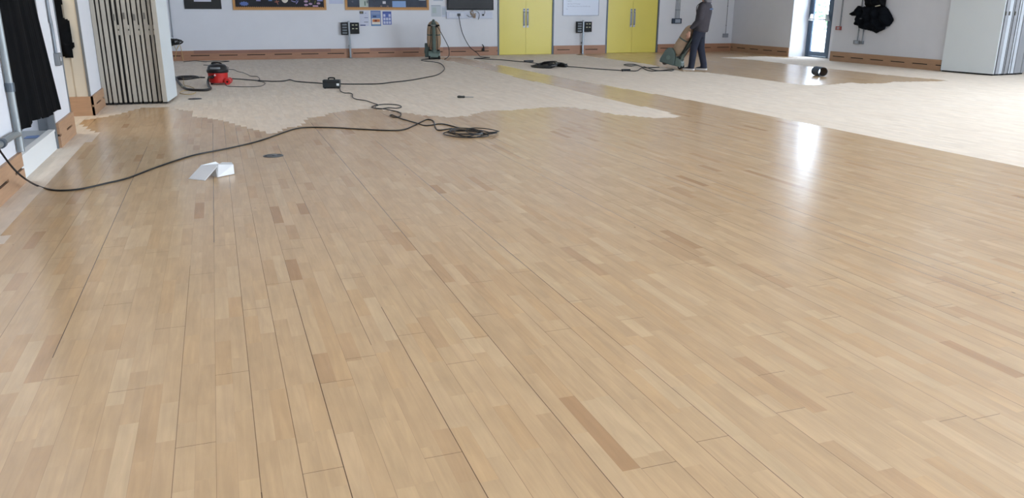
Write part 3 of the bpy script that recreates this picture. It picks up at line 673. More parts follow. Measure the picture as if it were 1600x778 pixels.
# ------------------------------------------------------------------ curtain in the left opening
XC = XL+.042
P = []
cy0, z0c = wl(-6, 202, XC); ye = wl(94.6, 177, XC)[0]
cy0 = OA[0]+.035; ye = wl(95, 176, XC)[0]; yt = wl(51, 0, XC)[0]; OH_ = OH+.1
def flare(y, z): return cy0+(y-cy0)*(1-(1-(yt-cy0)/(ye-cy0))*min(1, max(0, (z-.35)/1.1)))
n = 150; top = OH+.05
def hem(px, py): return wl(px, py, XC)
h1, h2, h3 = hem(38, 202), hem(60, 185), hem(86, 176)
yA, yB_ = hem(50.5, 200)[0], hem(70, 184)[0]
m = MB(); cols = []
for i in range(n+1):
    t = i/n; yy = cy0+(ye-cy0)*t
    a = .016*math.sin(yy*13)+.009*math.sin(yy*29+1)+.003*math.sin(yy*63)
    zb = h1[1] if yy < yA else (h2[1] if yy < yB_ else h3[1]+.01)
    lean = 0
    cols.append((yy, a, zb))
nz = 14
def crow(side):
    R = []
    for yy, a, zb in cols:
        R.append([(XC+a*(.5+.5*(1-k/nz))+side*.004, flare(yy, zb+(top-zb)*k/nz), zb+(top-zb)*k/nz) for k in range(nz+1)])
    return R
R1, R2 = crow(1), crow(-1); K = nz+1
vs = [p for r in R1 for p in r]+[p for r in R2 for p in r]; o2 = len(cols)*K; fs = []
for i in range(n):
    for k in range(nz):
        fs.append((i*K+k, (i+1)*K+k, (i+1)*K+k+1, i*K+k+1)); fs.append((o2+i*K+k, o2+i*K+k+1, o2+(i+1)*K+k+1, o2+(i+1)*K+k))
    fs.append((i*K, o2+i*K, o2+(i+1)*K, (i+1)*K)); fs.append((i*K+nz, (i+1)*K+nz, o2+(i+1)*K+nz, o2+i*K+nz))
for i in (0, n):
    for k in range(nz): fs.append((i*K+k, i*K+k+1, o2+i*K+k+1, o2+i*K+k))
m.add(vs, fs); cur = m.build('curtain', CLOTH, smooth=True)
tagk(cur, 'long black curtain hanging in the left wall opening above the white step', 'curtain')
m = MB(); m.cyl((XC, OA[0]-.1, OH+.07), (XC, OA[1]+.05, OH+.07), .014, 10); m.box((XL+.001, OA[0]-.08, OH+.06), (XC, OA[0]-.06, OH+.08)); m.box((XL+.001, OA[1]+.02, OH+.06), (XC, OA[1]+.04, OH+.08)); m.build('curtain_rail', GREYMET, cur)
# paper lying on the platform
p0 = fl(37, 216.5, ST-.008); p1 = fl(69, 215, ST-.008); p2 = fl(60, 211.5, ST-.008); p3 = fl(42, 213, ST-.008)
m = MB(); m.add([p0, p1, p2, p3, *(v+Vector((0, 0, .003)) for v in (p0, p1, p2, p3))], [(0, 1, 2, 3), (4, 5, 6, 7), (0, 1, 5, 4), (1, 2, 6, 5), (2, 3, 7, 6), (3, 0, 4, 7)])
tagk(m.build('paper_sheet', mat('blue_paper', (110, 138, 188), .6)), 'blue sheet of paper lying on the raised floor under the curtain', 'paper')

# ------------------------------------------------------------------ hanging clothes: cushioned outline with folds
def pillow(poly, T, th, cell, fold, name, mt, label, cat, d0=.004, parent=None):
    xs = [p[0] for p in poly]; zs = [p[1] for p in poly]; x0, x1, z0, z1 = min(xs), max(xs), min(zs), max(zs)
    def inside(x, z):
        c = False
        for i in range(len(poly)):
            (ax, az), (bx, bz) = poly[i], poly[(i+1) % len(poly)]
            if (az > z) != (bz > z) and x < (bx-ax)*(z-az)/(bz-az)+ax: c = not c
        return c
    def dist(x, z):
        best = 9
        for i in range(len(poly)):
            (ax, az), (bx, bz) = poly[i], poly[(i+1) % len(poly)]; L2 = (bx-ax)**2+(bz-az)**2
            t = max(0, min(1, ((x-ax)*(bx-ax)+(z-az)*(bz-az))/max(L2, 1e-9))); best = min(best, math.hypot(x-ax-t*(bx-ax), z-az-t*(bz-az)))
        return best
    nx, nz = int((x1-x0)/cell)+1, int((z1-z0)/cell)+1; idx = {}; m = MB(); vs = []; fs = []
    def vtx(i, k, s):
        if (i, k, s) not in idx:
            x, z = x0+i*cell, z0+k*cell
            d = dist(x, z); ins = inside(x, z)
            if s: y = -d0-(th*(1-math.exp(-d/.07))*(1+fold(x, z)) if ins else 0)-.003
            else: y = -d0
            idx[(i, k, s)] = len(vs); vs.append((x, y, z))
        return idx[(i, k, s)]
    cells = {(i, k) for i in range(nx) for k in range(nz) if inside(x0+(i+.5)*cell, z0+(k+.5)*cell)}
    for i, k in cells:
        for s in (0, 1): fs.append((vtx(i, k, s), vtx(i+1, k, s), vtx(i+1, k+1, s), vtx(i, k+1, s)))
        for di, dk, e in ((-1, 0, ((i, k), (i, k+1))), (1, 0, ((i+1, k), (i+1, k+1))), (0, -1, ((i, k), (i+1, k))), (0, 1, ((i, k+1), (i+1, k+1)))):
            if (i+di, k+dk) not in cells: fs.append((vtx(*e[0], 0), vtx(*e[1], 0), vtx(*e[1], 1), vtx(*e[0], 1)))
    m.add(vs, fs, 0, T); o = m.build(name, mt, parent, smooth=True)
    if label: tagk(o, label, cat)
    return o
DCL = mat('dark_navy_cloth', (17, 20, 26), .9, spec=.1, noise=.15, nscale=9)
cp = [(1333, 20), (1338, 16.5), (1343, 9), (1346, 9.2), (1350, 10.8), (1356, 9.5), (1370, 9), (1386, 9.5), (1391, 14), (1396, 23), (1399.5, 31), (1396, 37), (1392, 41), (1387, 42), (1385, 46), (1379, 48.5), (1372, 52), (1366, 49), (1358, 47), (1350, 45.5), (1344, 43), (1343, 40), (1338, 39), (1340, 33), (1342, 27), (1340, 25), (1334, 25), (1332, 23)]
cpw = [wr(*p) for p in cp]
fold = lambda x, z: .35*math.sin(x*22+z*9)+.2*math.sin(x*9-z*24)
coat = pillow(cpw, TR, .16, .012, fold, 'coat', DCL, 'black coat bunched up on the right wall with its sleeve poking left', 'coat', d0=.05)
u0, z0 = wr(1377.5, 9.2); u1, z1 = wr(1384, 10.2)
m = MB(); m.tube([(u0, -.19, z0-.01), (u1, -.185, z0+.012)], .012, 6, 0, TR); m.build('reflective_tag', mat('tag_pale', (205, 200, 180), .5), coat)
u0, z0 = wr(1356, 29); m = MB(); m.box((u0-.02, -.24, z0-.015), (u0+.03, -.2, z0+.015), 0, TR); m.build('badge', mat('badge_grey', (96, 100, 104), .6), coat)
hp = [wr(*p) for p in [(1355, 8.6), (1358, 10), (1384, 10), (1386, 5), (1388, -8)]]
hu, hz = wr(1372, -40)
hp2 = [(wr(1356, 9)[0], wr(1356, 9)[1]-.02), (wr(1386, 9)[0], wr(1386, 9)[1]-.02), (wr(1389, -6)[0], wr(1389, -6)[1]), (wr(1386, -25)[0], wr(1386, -25)[1]), (wr(1374, -38)[0], wr(1374, -38)[1]), (wr(1360, -34)[0], wr(1360, -34)[1]), (wr(1355, -15)[0], wr(1355, -15)[1]), (wr(1354, -2)[0], wr(1354, -2)[1])]
pillow(hp2, TR, .12, .014, fold, 'rucksack', mat('black_nylon', (11, 13, 17), .85, spec=.15, noise=.1, nscale=8), 'black bag hanging above the bunched coat on the right wall', 'bag', d0=.05)
m = MB(); m.box((wr(1361, -36)[0], -.03, wr(1352, -36)[1]-.05), (wr(1392, -36)[0], -.001, wr(1352, -36)[1]+.05), 0, TR)
rk = m.build('coat_rail', mat('rail_wood', (150, 110, 80), .5)); tagk(rk, 'wooden coat rail on the right wall above the hanging coat', 'rail')
for k in range(3):
    u = wr(1364+11*k, -36)[0]; m = MB(); m.tube([(u, -.03, wr(1352, -36)[1]), (u, -.08, wr(1352, -36)[1]-.01), (u, -.1, wr(1352, -36)[1]+.04)], .008, 8, 0, TR); m.build('hook', STEEL, rk)
# black cloth on the warm-lit recess wall
YR = OB[1]-.02
def wc(x, y): p = onplane(x, y, (0, YR, 0), Vector((0, 1, 0))); return p.x, p.z
TC = Matrix.Translation((0, YR, 0))
bp_ = [wc(*p) for p in [(84, -12), (97.5, -6), (97.5, 10), (98.5, 28), (105, 30), (110, 34), (110.5, 50), (115, 66), (118, 71), (114, 76), (115, 90), (111, 90), (100, 89), (80, 86), (76, 40)]]
ct = pillow(bp_, TC, .10, .016, lambda x, z: .3*math.sin(x*40+z*6), 'hanging_jacket', CLOTH, 'black jacket hanging on the cream wall in the left recess', 'jacket', d0=.03)
m = MB(); hx_, hz_ = wc(90, -9); m.tube([(hx_, -.001, hz_), (hx_, -.05, hz_-.01), (hx_, -.07, hz_+.03)], .007, 8, 0, TC); m.build('hook', STEEL, ct)

# ------------------------------------------------------------------ coil and leads hanging at the back left
ux, _ = wb(271, 55)
m = MB(); u, v = wb(270.5, 60); m.cyl((u, -.02, v+.02), (wb(265, 0)[0], -.02, 3.2), .012, 10, 0, TB)
tagk(m.build('conduit', GREYMET), 'thin grey pipe on the back wall beside the left partition stack', 'conduit')
m = MB(); q = random.Random(2)
cx, cz = wb(270, 67)
for k in range(5):
    m.tube([(cx+.02*q.uniform(-1, 1)+(.24-.02*k)*math.cos(t*PI/9), -.09-.015*k-.05*math.sin(t*PI/9), cz+.01*k+(.07+.012*q.uniform(-1, 1))*math.sin(t*PI/9+.4)) for t in range(18)], .011, 6, 0, TB, closed=True)
o = m.build('coiled_cable', BLACKC, smooth=True); tagk(o, 'coiled black cable hung on the back wall beside the left partition stack', 'cable')
m = MB(); m.box((cx-.05, -.12, cz-.02), (cx+.05, -.001, cz+.11), 0, TB); m.build('hanger', BLACK, o)
YEL = mat('yellow_cord', (196, 168, 110), .6)
m = MB(); m.tube(catmull([Vector((wb(x, y)[0], YB-d, max(.008, wb(x, y)[1]))) for x, y, d in ((272, 70, .14), (276, 77, .12), (281, 70, .12), (284, 80, .09), (286, 91, .09), (286.5, 94, .10))], 6), .007, 6)
m.tube(catmull([Vector((wb(x, y)[0], YB-d, wb(x, y)[1])) for x, y, d in ((279, 71, .14), (276, 79, .10), (274, 92, .09))], 6), .007, 6)
tagk(m.build('dangling_cord', YEL), 'thin yellow cord dangling from the coiled cable onto the skirting', 'cord')

# ------------------------------------------------------------------ cables lying on the floor
def fpath(pts, r, n=8): return catmull([fl(p[0], p[1], r if len(p) < 3 else p[2]) for p in pts], n)
def cable(name, pts, r, label, n=8, extra=None, mt=BLACKC, lift=True):
    m = MB(); P = fpath(pts, r, n)
    for p in P: p.z = max(p.z, r)
    m.tube(P, r, 7)
    if extra: extra(m)
    o = m.build(name, mt, smooth=True); tagk(o, label, 'cable'); return o
def wallstart(): return [Vector((XL+.06, 5.2, .62)), Vector((XL+.10, 6.4, .42)), Vector((XL+.14, 6.95, .30))]
def wl3(x, y, X): p = onplane(x, y, (X, 0, 0), Vector((1, 0, 0))); return p
P1 = [(58, 290), (78, 296), (100, 297.5), (130, 294.5), (165, 286.5), (200, 278), (245, 261), (300, 243), (350, 233), (400, 221.5), (440, 208), (460, 201.5), (480, 199), (520, 199.3), (560, 201.5), (600, 203.5), (628, 203), (645, 197), (658, 190.5), (668, 186.6), (677, 189), (680, 198), (684, 203), (695, 202.4), (706, 200.6)]
m = MB(); R1_ = .0075
path = catmull([Vector((XL+.12, 4.6, .9)), Vector((XL+.12, 5.9, .6)), wl3(-8, 224, XL+.10), wl3(2, 238.5, XL+.09), wl3(20, 262, XL+.12), wl3(38, 278.5, XL+.17)]+[fl(x, y, R1_) for x, y in P1], 8)
m.tube(path, R1_, 8)
o = m.build('extension_cable', BLACKC, smooth=True); tagk(o, 'long black cable sweeping from the left wall across the varnished floor to the coil', 'cable')
# heap of coiled cable
cc = fl(735, 207.5); ax = (fl(776, 209)-fl(692, 206)); hxv = ax*.5; hx_ = hxv.normalized()
dy_ = (fl(735, 198)-fl(735, 217))*.5
m = MB(); q = random.Random(11); path = []
for k in range(6):
    ca, cb = q.uniform(-.3, .3), q.uniform(-.34, .34); sa, sb = q.uniform(.5, .78), q.uniform(.32, .75); ph_ = q.uniform(-.15, .15)
    if k == 0: ca, sa, cb = -.3, .7, -.35
    if k == 3: ca, sa, cb, sb = .42, .6, .0, .5
    for t in range(14):
        an = 2*PI*t/14
        p = cc+hxv*(ca+sa*math.cos(an+ph_))+dy_*(cb+sb*math.sin(an))
        path.append(Vector((p.x, p.y, .008+.0055*k+.004*math.sin(an*2+k))))
m.tube(catmull(path, 3), .0058, 7)
o = m.build('coiled_cable', BLACKC, smooth=True); tagk(o, 'loose heap of coiled black cable lying on the varnished floor', 'cable')
cable('power_cable', [(531, 136), (532, 142), (538, 145), (546, 145.3), (550.5, 147), (551, 152), (558, 155.2), (571, 157), (583, 161), (591, 164), (587, 166), (588, 169.5), (596, 170), (606, 168.5), (620, 169), (627, 167), (622, 164), (605, 162.8), (590, 164), (581, 167), (585, 168.8), (600, 170), (612, 172.5), (623, 175), (626.5, 179), (623, 182.5), (615, 183), (609, 180.6), (614, 179.6), (625, 184.6), (640, 189), (655, 193.4), (664, 196), (676, 195.2), (684, 193.6), (695, 194), (705, 196.5), (718, 200)], .007, 'black cable with two small loops running from the transformer box to the coil')
cable('power_cable', [(531, 131), (550, 131.4), (590, 131), (612, 128.6), (640, 125.5), (665, 121), (683, 117), (693, 110), (694, 105), (688, 99), (676, 96.5), (662, 95), (658.5, 93.6), (666, 92.6), (678, 92.2), (688, 91)], .010, 'black cable curving from the transformer box to the sander at the back wall')
cable('power_cable', [(357, 122.6), (380, 124), (403, 125.8), (425, 127), (443, 126.6), (453, 124.6), (462, 127), (480, 128.6), (495, 129.6), (508, 130.6)], .010, 'black cable running from the vacuum cleaner to the transformer box')
cable('thin_cable', [(353, 104), (357, 105.5), (356, 108), (366, 109), (371, 111.5), (380, 113.5), (388, 117), (392, 119), (402, 119.6), (406, 124), (402, 126.4), (412, 128.5), (414, 131), (407, 134.5), (390, 135.6), (370, 135.4), (356, 134.6), (353, 132)], .006, 'thin grey-black lead looping round the back of the vacuum cleaner', mt=mat('grey_lead', (62, 58, 56), .5))
cable('thin_cable', [(287, 96.6), (305, 94.8), (318, 96.4), (335, 95.6), (358, 95.6), (345, 97.2), (334, 98.6), (342, 101), (336, 102.4), (318, 101.6)], .008, 'thin dark lead lying along the foot of the back wall', mt=mat('grey_lead', (62, 58, 56), .5))
def loops(m):
    pass
cable('bundled_cable', [(320, 121), (310, 120.6), (296, 119.4), (283, 119.6), (276, 121), (282, 122), (298, 120.8), (309, 119.8), (300, 118.6), (286, 119), (277, 120), (276, 123.6), (290, 124), (303, 122.4), (312, 120.8), (300, 119.6), (285, 121)], .013, 'doubled black cable lying left of the vacuum cleaner', n=6)
cable('yellow_lead', [(286, 118), (286.5, 124), (288, 133), (296, 135), (303, 138), (296, 141), (286, 142), (281, 145), (287, 147), (300, 147), (306, 144)], .006, 'yellow cord lying on the floor beside the vacuum hose', mt=YEL)

# lead from the trunking down to the floor and on to the clump
P = wtube([(716, 23.5, .065), (716.6, 30, .08), (718, 40, .10), (721, 52, .12), (726.5, 65, .16), (733, 75, .2), (741, 82, .3)])+[fl(750, 88, .012), fl(760, 89.6, .01), fl(765, 89.8, .01), fl(752, 90.8, .01), fl(741, 91.4, .01), fl(756, 92.0, .01), fl(785, 93.6, .01), fl(810, 96, .01), fl(826, 97.3, .01), fl(842, 99.6, .01)]
m = MB(); m.tube(catmull(P, 6), .010, 7); u, v = wb(716, 23); m.box((u-.04, -.09, v-.035), (u+.04, -.0565, v+.035), 0, TB)
p = fl(826, 97.2); m.box((p.x-.12, p.y-.035, 0.001), (p.x+.12, p.y+.035, .05))
o = m.build('mains_cable', BLACKC, smooth=True); tagk(o, 'black mains cable dropping from the trunking under the television to the floor', 'cable')
m = MB(); q = random.Random(21); c0 = fl(851, 105); c1 = fl(876, 104); path = []
for k in range(7):
    for t in range(10):
        an = 2*PI*t/10; p = c0+Vector((.20*math.cos(an)+q.uniform(-.04, .04), .42*math.sin(an)+q.uniform(-.06, .06), 0)); path.append(Vector((p.x-.08+.03*k, p.y, .014+.018*k*(.6+.4*math.cos(an)))))
m.tube(catmull(path, 2), .012, 6)
path = []
for k in range(4):
    for t in range(10):
        an = 2*PI*t/10; p = c1+Vector((.10*math.cos(an), .3*math.sin(an), 0)); path.append(Vector((p.x+q.uniform(-.02, .02), p.y+q.uniform(-.04, .04), .014+.02*k)))
m.tube(catmull(path, 2), .012, 6)
m.tube(catmull([c0+Vector((.1, 0, .06)), c0+Vector((.3, .05, .04)), c1+Vector((-.05, 0, .05))], 4), .02, 6)
o = m.build('bunched_cable', BLACKC, smooth=True); tagk(o, 'thick bunch of black cable on the sanded floor in front of the left yellow door', 'cable')
cable('power_cable', [(882, 103.6), (900, 104.8), (930, 107.4), (960, 109.4), (985, 110.8), (995, 110.6), (1000, 107.5), (1003, 105), (996, 101.6), (990, 100.4), (977, 100.4), (976, 101.8), (986, 103), (994, 101.6), (1000, 103.4), (1008, 105.6), (1018, 105.6), (1030, 105)], .010, 'black cable running from the bunch across the sanded floor towards the sanding man')
cable('power_cable', [(1003, 105.4), (1010, 109), (1018, 111), (1030, 110.6), (1043, 110.4), (1050, 110.6), (1053, 108.6), (1046, 108.4), (1038, 109.6), (1026, 110), (1015, 107), (1006, 104)], .010, 'tangle of black cable around the foot of the tilted sander')
p = fl(978, 111); m = MB(); m.box((p.x-.10, p.y-.03, .0), (p.x+.10, p.y+.03, .045)); m.cyl((p.x-.15, p.y-.12, .02), (p.x+.02, p.y+.12, .02), .02, 8)
tagk(m.build('cable_plug', BLACK), 'black plug connector joining the cable on the sanded floor left of the sander', 'plug')

# ------------------------------------------------------------------ transformer box
p = fl(518, 138.5); r = tagk(empty('transformer_box', (p.x, p.y, 0), rz=math.radians(-14)), 'black transformer box with top handle standing on the sanded floor', 'box')
m = MB(); m.box((-.15, -.0, .012), (.15, .16, .15)); bd = m.build('case', mat('dark_green_black', (28, 34, 36), .45), r, local=True, bevel=.012)
m = MB(); m.tube(catmull([(-.05, .08, .149), (-.045, .08, .178), (.045, .08, .178), (.05, .08, .149)], 5), .012, 8); m.build('handle', BLACK, r, local=True, smooth=True)
m = MB(); m.box((.09, -.004, .05), (.135, .0005, .09)); m.build('sticker', mat('sticker_white', (226, 230, 232), .5), bd, local=True)
for sx_ in (-.12, .12):
    for sy in (.03, .13): m = MB(); m.cyl((sx_, sy, 0), (sx_, sy, .014), .014, 10); m.build('foot', BLACK, r, local=True)
m = MB(); m.box((-.148, -.002, .105), (.148, .001, .112)); m.build('lid_seam', DARK, bd, local=True)

# ------------------------------------------------------------------ red vacuum cleaner
p = fl(342, 131.5); r = tagk(empty('vacuum_cleaner', (p.x, p.y, 0), rz=math.radians(-8)), 'red tub vacuum cleaner with black lid and hose beside the partition stack', 'vacuum cleaner')
REDP = mat('red_plastic', (196, 40, 36), .35)
m = MB(); m.lathe([(.001, .03), (.145, .03), (.165, .05), (.17, .12), (.176, .20), (.178, .215), (.001, .215)], 36); tub = m.build('tub', REDP, r, local=True, smooth=True)
m = MB(); m.prism([(.02, .03), (.02, .11), (.10, .12), (.16, .09), (.18, .03)], -.12, .12, 'y', 0, Matrix.Translation((.05, 0, 0))); m.build('rear_chassis', REDP, r, local=True, bevel=.012)
m = MB(); m.lathe([(.001, .212), (.186, .212), (.192, .225), (.192, .262), (.176, .28), (.165, .32), (.145, .348), (.11, .362), (.001, .366)], 36); lid = m.build('lid', mat('vac_black', (24, 26, 29), .3), r, local=True, smooth=True)
m = MB()
for k in range(9):
    a0 = math.radians(-128+7*k); a1 = math.radians(-128+7*(k+1))
    pts = [(.1765*math.cos(a0), .1765*math.sin(a0), .285), (.1765*math.cos(a1), .1765*math.sin(a1), .285), (.170*math.cos(a1), .170*math.sin(a1), .318), (.170*math.cos(a0), .170*math.sin(a0), .318)]
    m.add([Vector(v)*1.0 for v in pts]+[Vector((v[0]*1.02, v[1]*1.02, v[2])) for v in pts], [(0, 1, 2, 3), (4, 5, 6, 7), (0, 1, 5, 4), (1, 2, 6, 5), (2, 3, 7, 6), (3, 0, 4, 7)])
m.build('name_plate', mat('plate_grey', (132, 136, 138), .4), lid, local=True)
m = MB(); m.tube(catmull([(-.09, -.0, .355), (-.08, 0, .385), (-.05, 0, .39), (.04, 0, .385), (.09, 0, .355)], 5), .014, 10); m.lathe([(.0, .36), (.03, .362), (.028, .39), (.0, .392)], 16, 0, Matrix.Translation((-.07, 0, 0))); m.build('carry_handle', BLACK, r, local=True, smooth=True)
for sy in (-.145, .145):
    m = MB(); m.cyl((.175, sy-.022, .055), (.175, sy+.022, .055), .055, 24); wh = m.build('rear_wheel', REDP, r, local=True, bevel=.006)
    m = MB(); m.cyl((.175, sy-.025, .055), (.175, sy+.025, .055), .018, 14); m.build('wheel_hub', BLACK, wh, local=True)
for sy in (-.09, .09):
    m = MB(); m.ell((-.11, sy, .018), (.018, .018, .018)); m.cyl((-.11, sy, .02), (-.11, sy, .034), .008, 8); m.build('front_castor', BLACK, r, local=True, smooth=True)
m = MB(); m.cyl((-.07, -.15, .15), (-.08, -.195, .145), .03, 18); m.build('hose_port', BLACK, r, local=True)
m = MB(); m.prism([(-.045, .165), (-.03, .2), (-.012, .165)], -.185, -.170, 'y'); m.build('port_label', mat('label_white', (222, 222, 222), .5), r, local=True)
R = rootmat(r)
hp_ = [R @ Vector((-.075, -.19, .147)), R @ Vector((-.12, -.24, .15))]+[fl(326, 123, .09), fl(324.6, 128, .04), fl(326, 134, .024), fl(329, 138, .022), fl(322, 140.5, .022), fl(305, 140.5, .022), fl(292, 139, .022), fl(284, 134, .022), fl(278, 127, .022), fl(272, 119, .022), fl(262, 113, .022)]
hc = catmull(hp_, 14); rr_ = [.020+(.0025 if i % 2 else 0) for i in range(len(hc))]
m = MB(); m.tube(hc, rr_, 10); ho = m.build('hose', mat('hose_black', (34, 31, 30), .4), r, smooth=True)
m = MB(); a_ = fl(288, 137, .022); b_ = fl(285, 135.3, .022); m.cyl(a_, b_, .026, 12); m.build('hose_cuff', mat('cuff_grey', (150, 148, 130), .5), ho)

# ------------------------------------------------------------------ floor sockets, cards, screwdriver, sanding belt
def floor_cap(x, y, rr, label, rgb):
    p = fl(x, y); m = MB(); m.lathe([(0, 0.0005), (rr, .0005), (rr, .003), (rr*.93, .006), (rr*.9, .0045), (.0, .0045)], 36, 0, Matrix.Translation((p.x, p.y, 0)))
    o = m.build('floor_socket_cover', mat('cap_%d' % rgb[0], rgb, .5, .3), smooth=True); tagk(o, label, 'floor socket cover')
    m = MB(); m.cyl((p.x+rr*.15, p.y+rr*.1, .004), (p.x+rr*.15, p.y+rr*.1, .012), rr*.25, 16); m.build('cap_knob', mat('cap_light', (116, 118, 120), .5, .3), o, smooth=True)
    m = MB(); m.cyl((p.x-rr*.72, p.y-.01, .004), (p.x-rr*.72, p.y-.01, .007), rr*.12, 12); m.build('finger_hole', DARK, o)
floor_cap(427, 243.6, .098, 'grey round floor socket cover in the varnished floor behind the white cards', (92, 94, 96))
floor_cap(304.5, 154.6, .105, 'dark round floor socket cover on the sanded floor near the partition stack', (64, 60, 58))
CARD = mat('white_card', (226, 228, 230), .55)
def quad(m, a, b, c, d, t=.004):
    n = (b-a).cross(d-a).normalized()*t; v = [a, b, c, d, a+n, b+n, c+n, d+n]
    m.add(v, [(0, 3, 2, 1), (4, 5, 6, 7), (0, 1, 5, 4), (1, 2, 6, 5), (2, 3, 7, 6), (3, 0, 4, 7)])
# leaning folded card: front leaf slopes down to the floor, short top leaf behind
A0, A1 = fl(295, 279.5, .004), fl(320.5, 282.3, .004)
B1 = fl(338.5, 261.5, .085); B0 = fl(314.5, 258.5, .085)
C1 = fl(342.5, 256, .062); C0 = fl(334, 253.5, .095)
m = MB(); quad(m, A0, A1, B1, B0); quad(m, B0, B1, fl(343, 256.5, .075), fl(337, 253.2, .095)); 
o = m.build('folded_card', CARD); tagk(o, 'larger white folded card leaning with one leaf flat towards the camera', 'card', 'white folded cards on the varnished floor')
G0, G1, G2, G3 = fl(340, 277, .004), fl(366, 271.8, .004), fl(364.5, 257.5, .075), fl(340.8, 257.5, .09)
m = MB(); quad(m, G0, G1, G2, G3); H1 = fl(330, 274, .004); quad(m, G0, G3, fl(337, 262, .07), H1); quad(m, G3, G2, fl(362, 254.0, .062), fl(347, 254, .072), .003)
o = m.build('folded_card', CARD); tagk(o, 'smaller white folded card standing upright on the right of the leaning one', 'card', 'white folded cards on the varnished floor')
a, b = fl(714.5, 151.2, .022), fl(740, 151.8, .010); d = (b-a)
m = MB(); m.tube([a, a+d*.08, a+d*.3, a+d*.42, a+d*.47], [.012, .022, .018, .022, .010], 12); o = m.build('screwdriver', mat('handle_green_black', (40, 44, 42), .4), smooth=True)
tagk(o, 'screwdriver with dark handle lying alone on the sanded floor', 'screwdriver')
m = MB(); m.tube([a+d*.46, a+d*.95, b], [.007, .006, .004], 8); m.build('blade', STEEL, o)
# sanding belt ring
p = fl(1279.5, 118.6); rb, wb2 = .098, .30
m = MB(); vd = Vector((p.x, p.y, 0)).normalized(); rt_ = Vector((vd.y, -vd.x, 0)); th_ = math.radians(29)
axd = -vd*math.cos(th_)+rt_*math.sin(th_); ang = math.atan2(axd.y, axd.x)
Tb = Matrix.Translation((p.x, p.y, rb*.97+.001)) @ Matrix.Rotation(ang, 4, 'Z')
Ra, Rb_, Rc, Rd = [], [], [], []
ns = 44
for r_in, L_ in ((rb, Ra), (rb-.006, Rb_)):
    for k in range(ns):
        t = 2*PI*k/ns; L_.append((1.10*r_in*math.cos(t), .97*r_in*math.sin(t)))
vs = [(-wb2/2, u, v) for u, v in Ra]+[(wb2/2, u, v) for u, v in Ra]+[(wb2/2, u, v) for u, v in Rb_]+[(-wb2/2, u, v) for u, v in Rb_]
fs = []; ms = []
for j in range(4):
    for k in range(ns): fs.append((j*ns+k, j*ns+(k+1) % ns, ((j+1) % 4)*ns+(k+1) % ns, ((j+1) % 4)*ns+k)); ms.append(1 if j == 2 else 0)
m.add(vs, fs, 0, Tb); m.m = ms
o = m.build('sanding_belt', [mat('abrasive_dark', (80, 94, 108), .85, noise=.15, nscale=60), mat('belt_backing', (98, 86, 78), .7)], smooth=True)
tagk(o, 'dark sanding belt ring lying on its side on the shiny floor near the glass door', 'sanding belt')

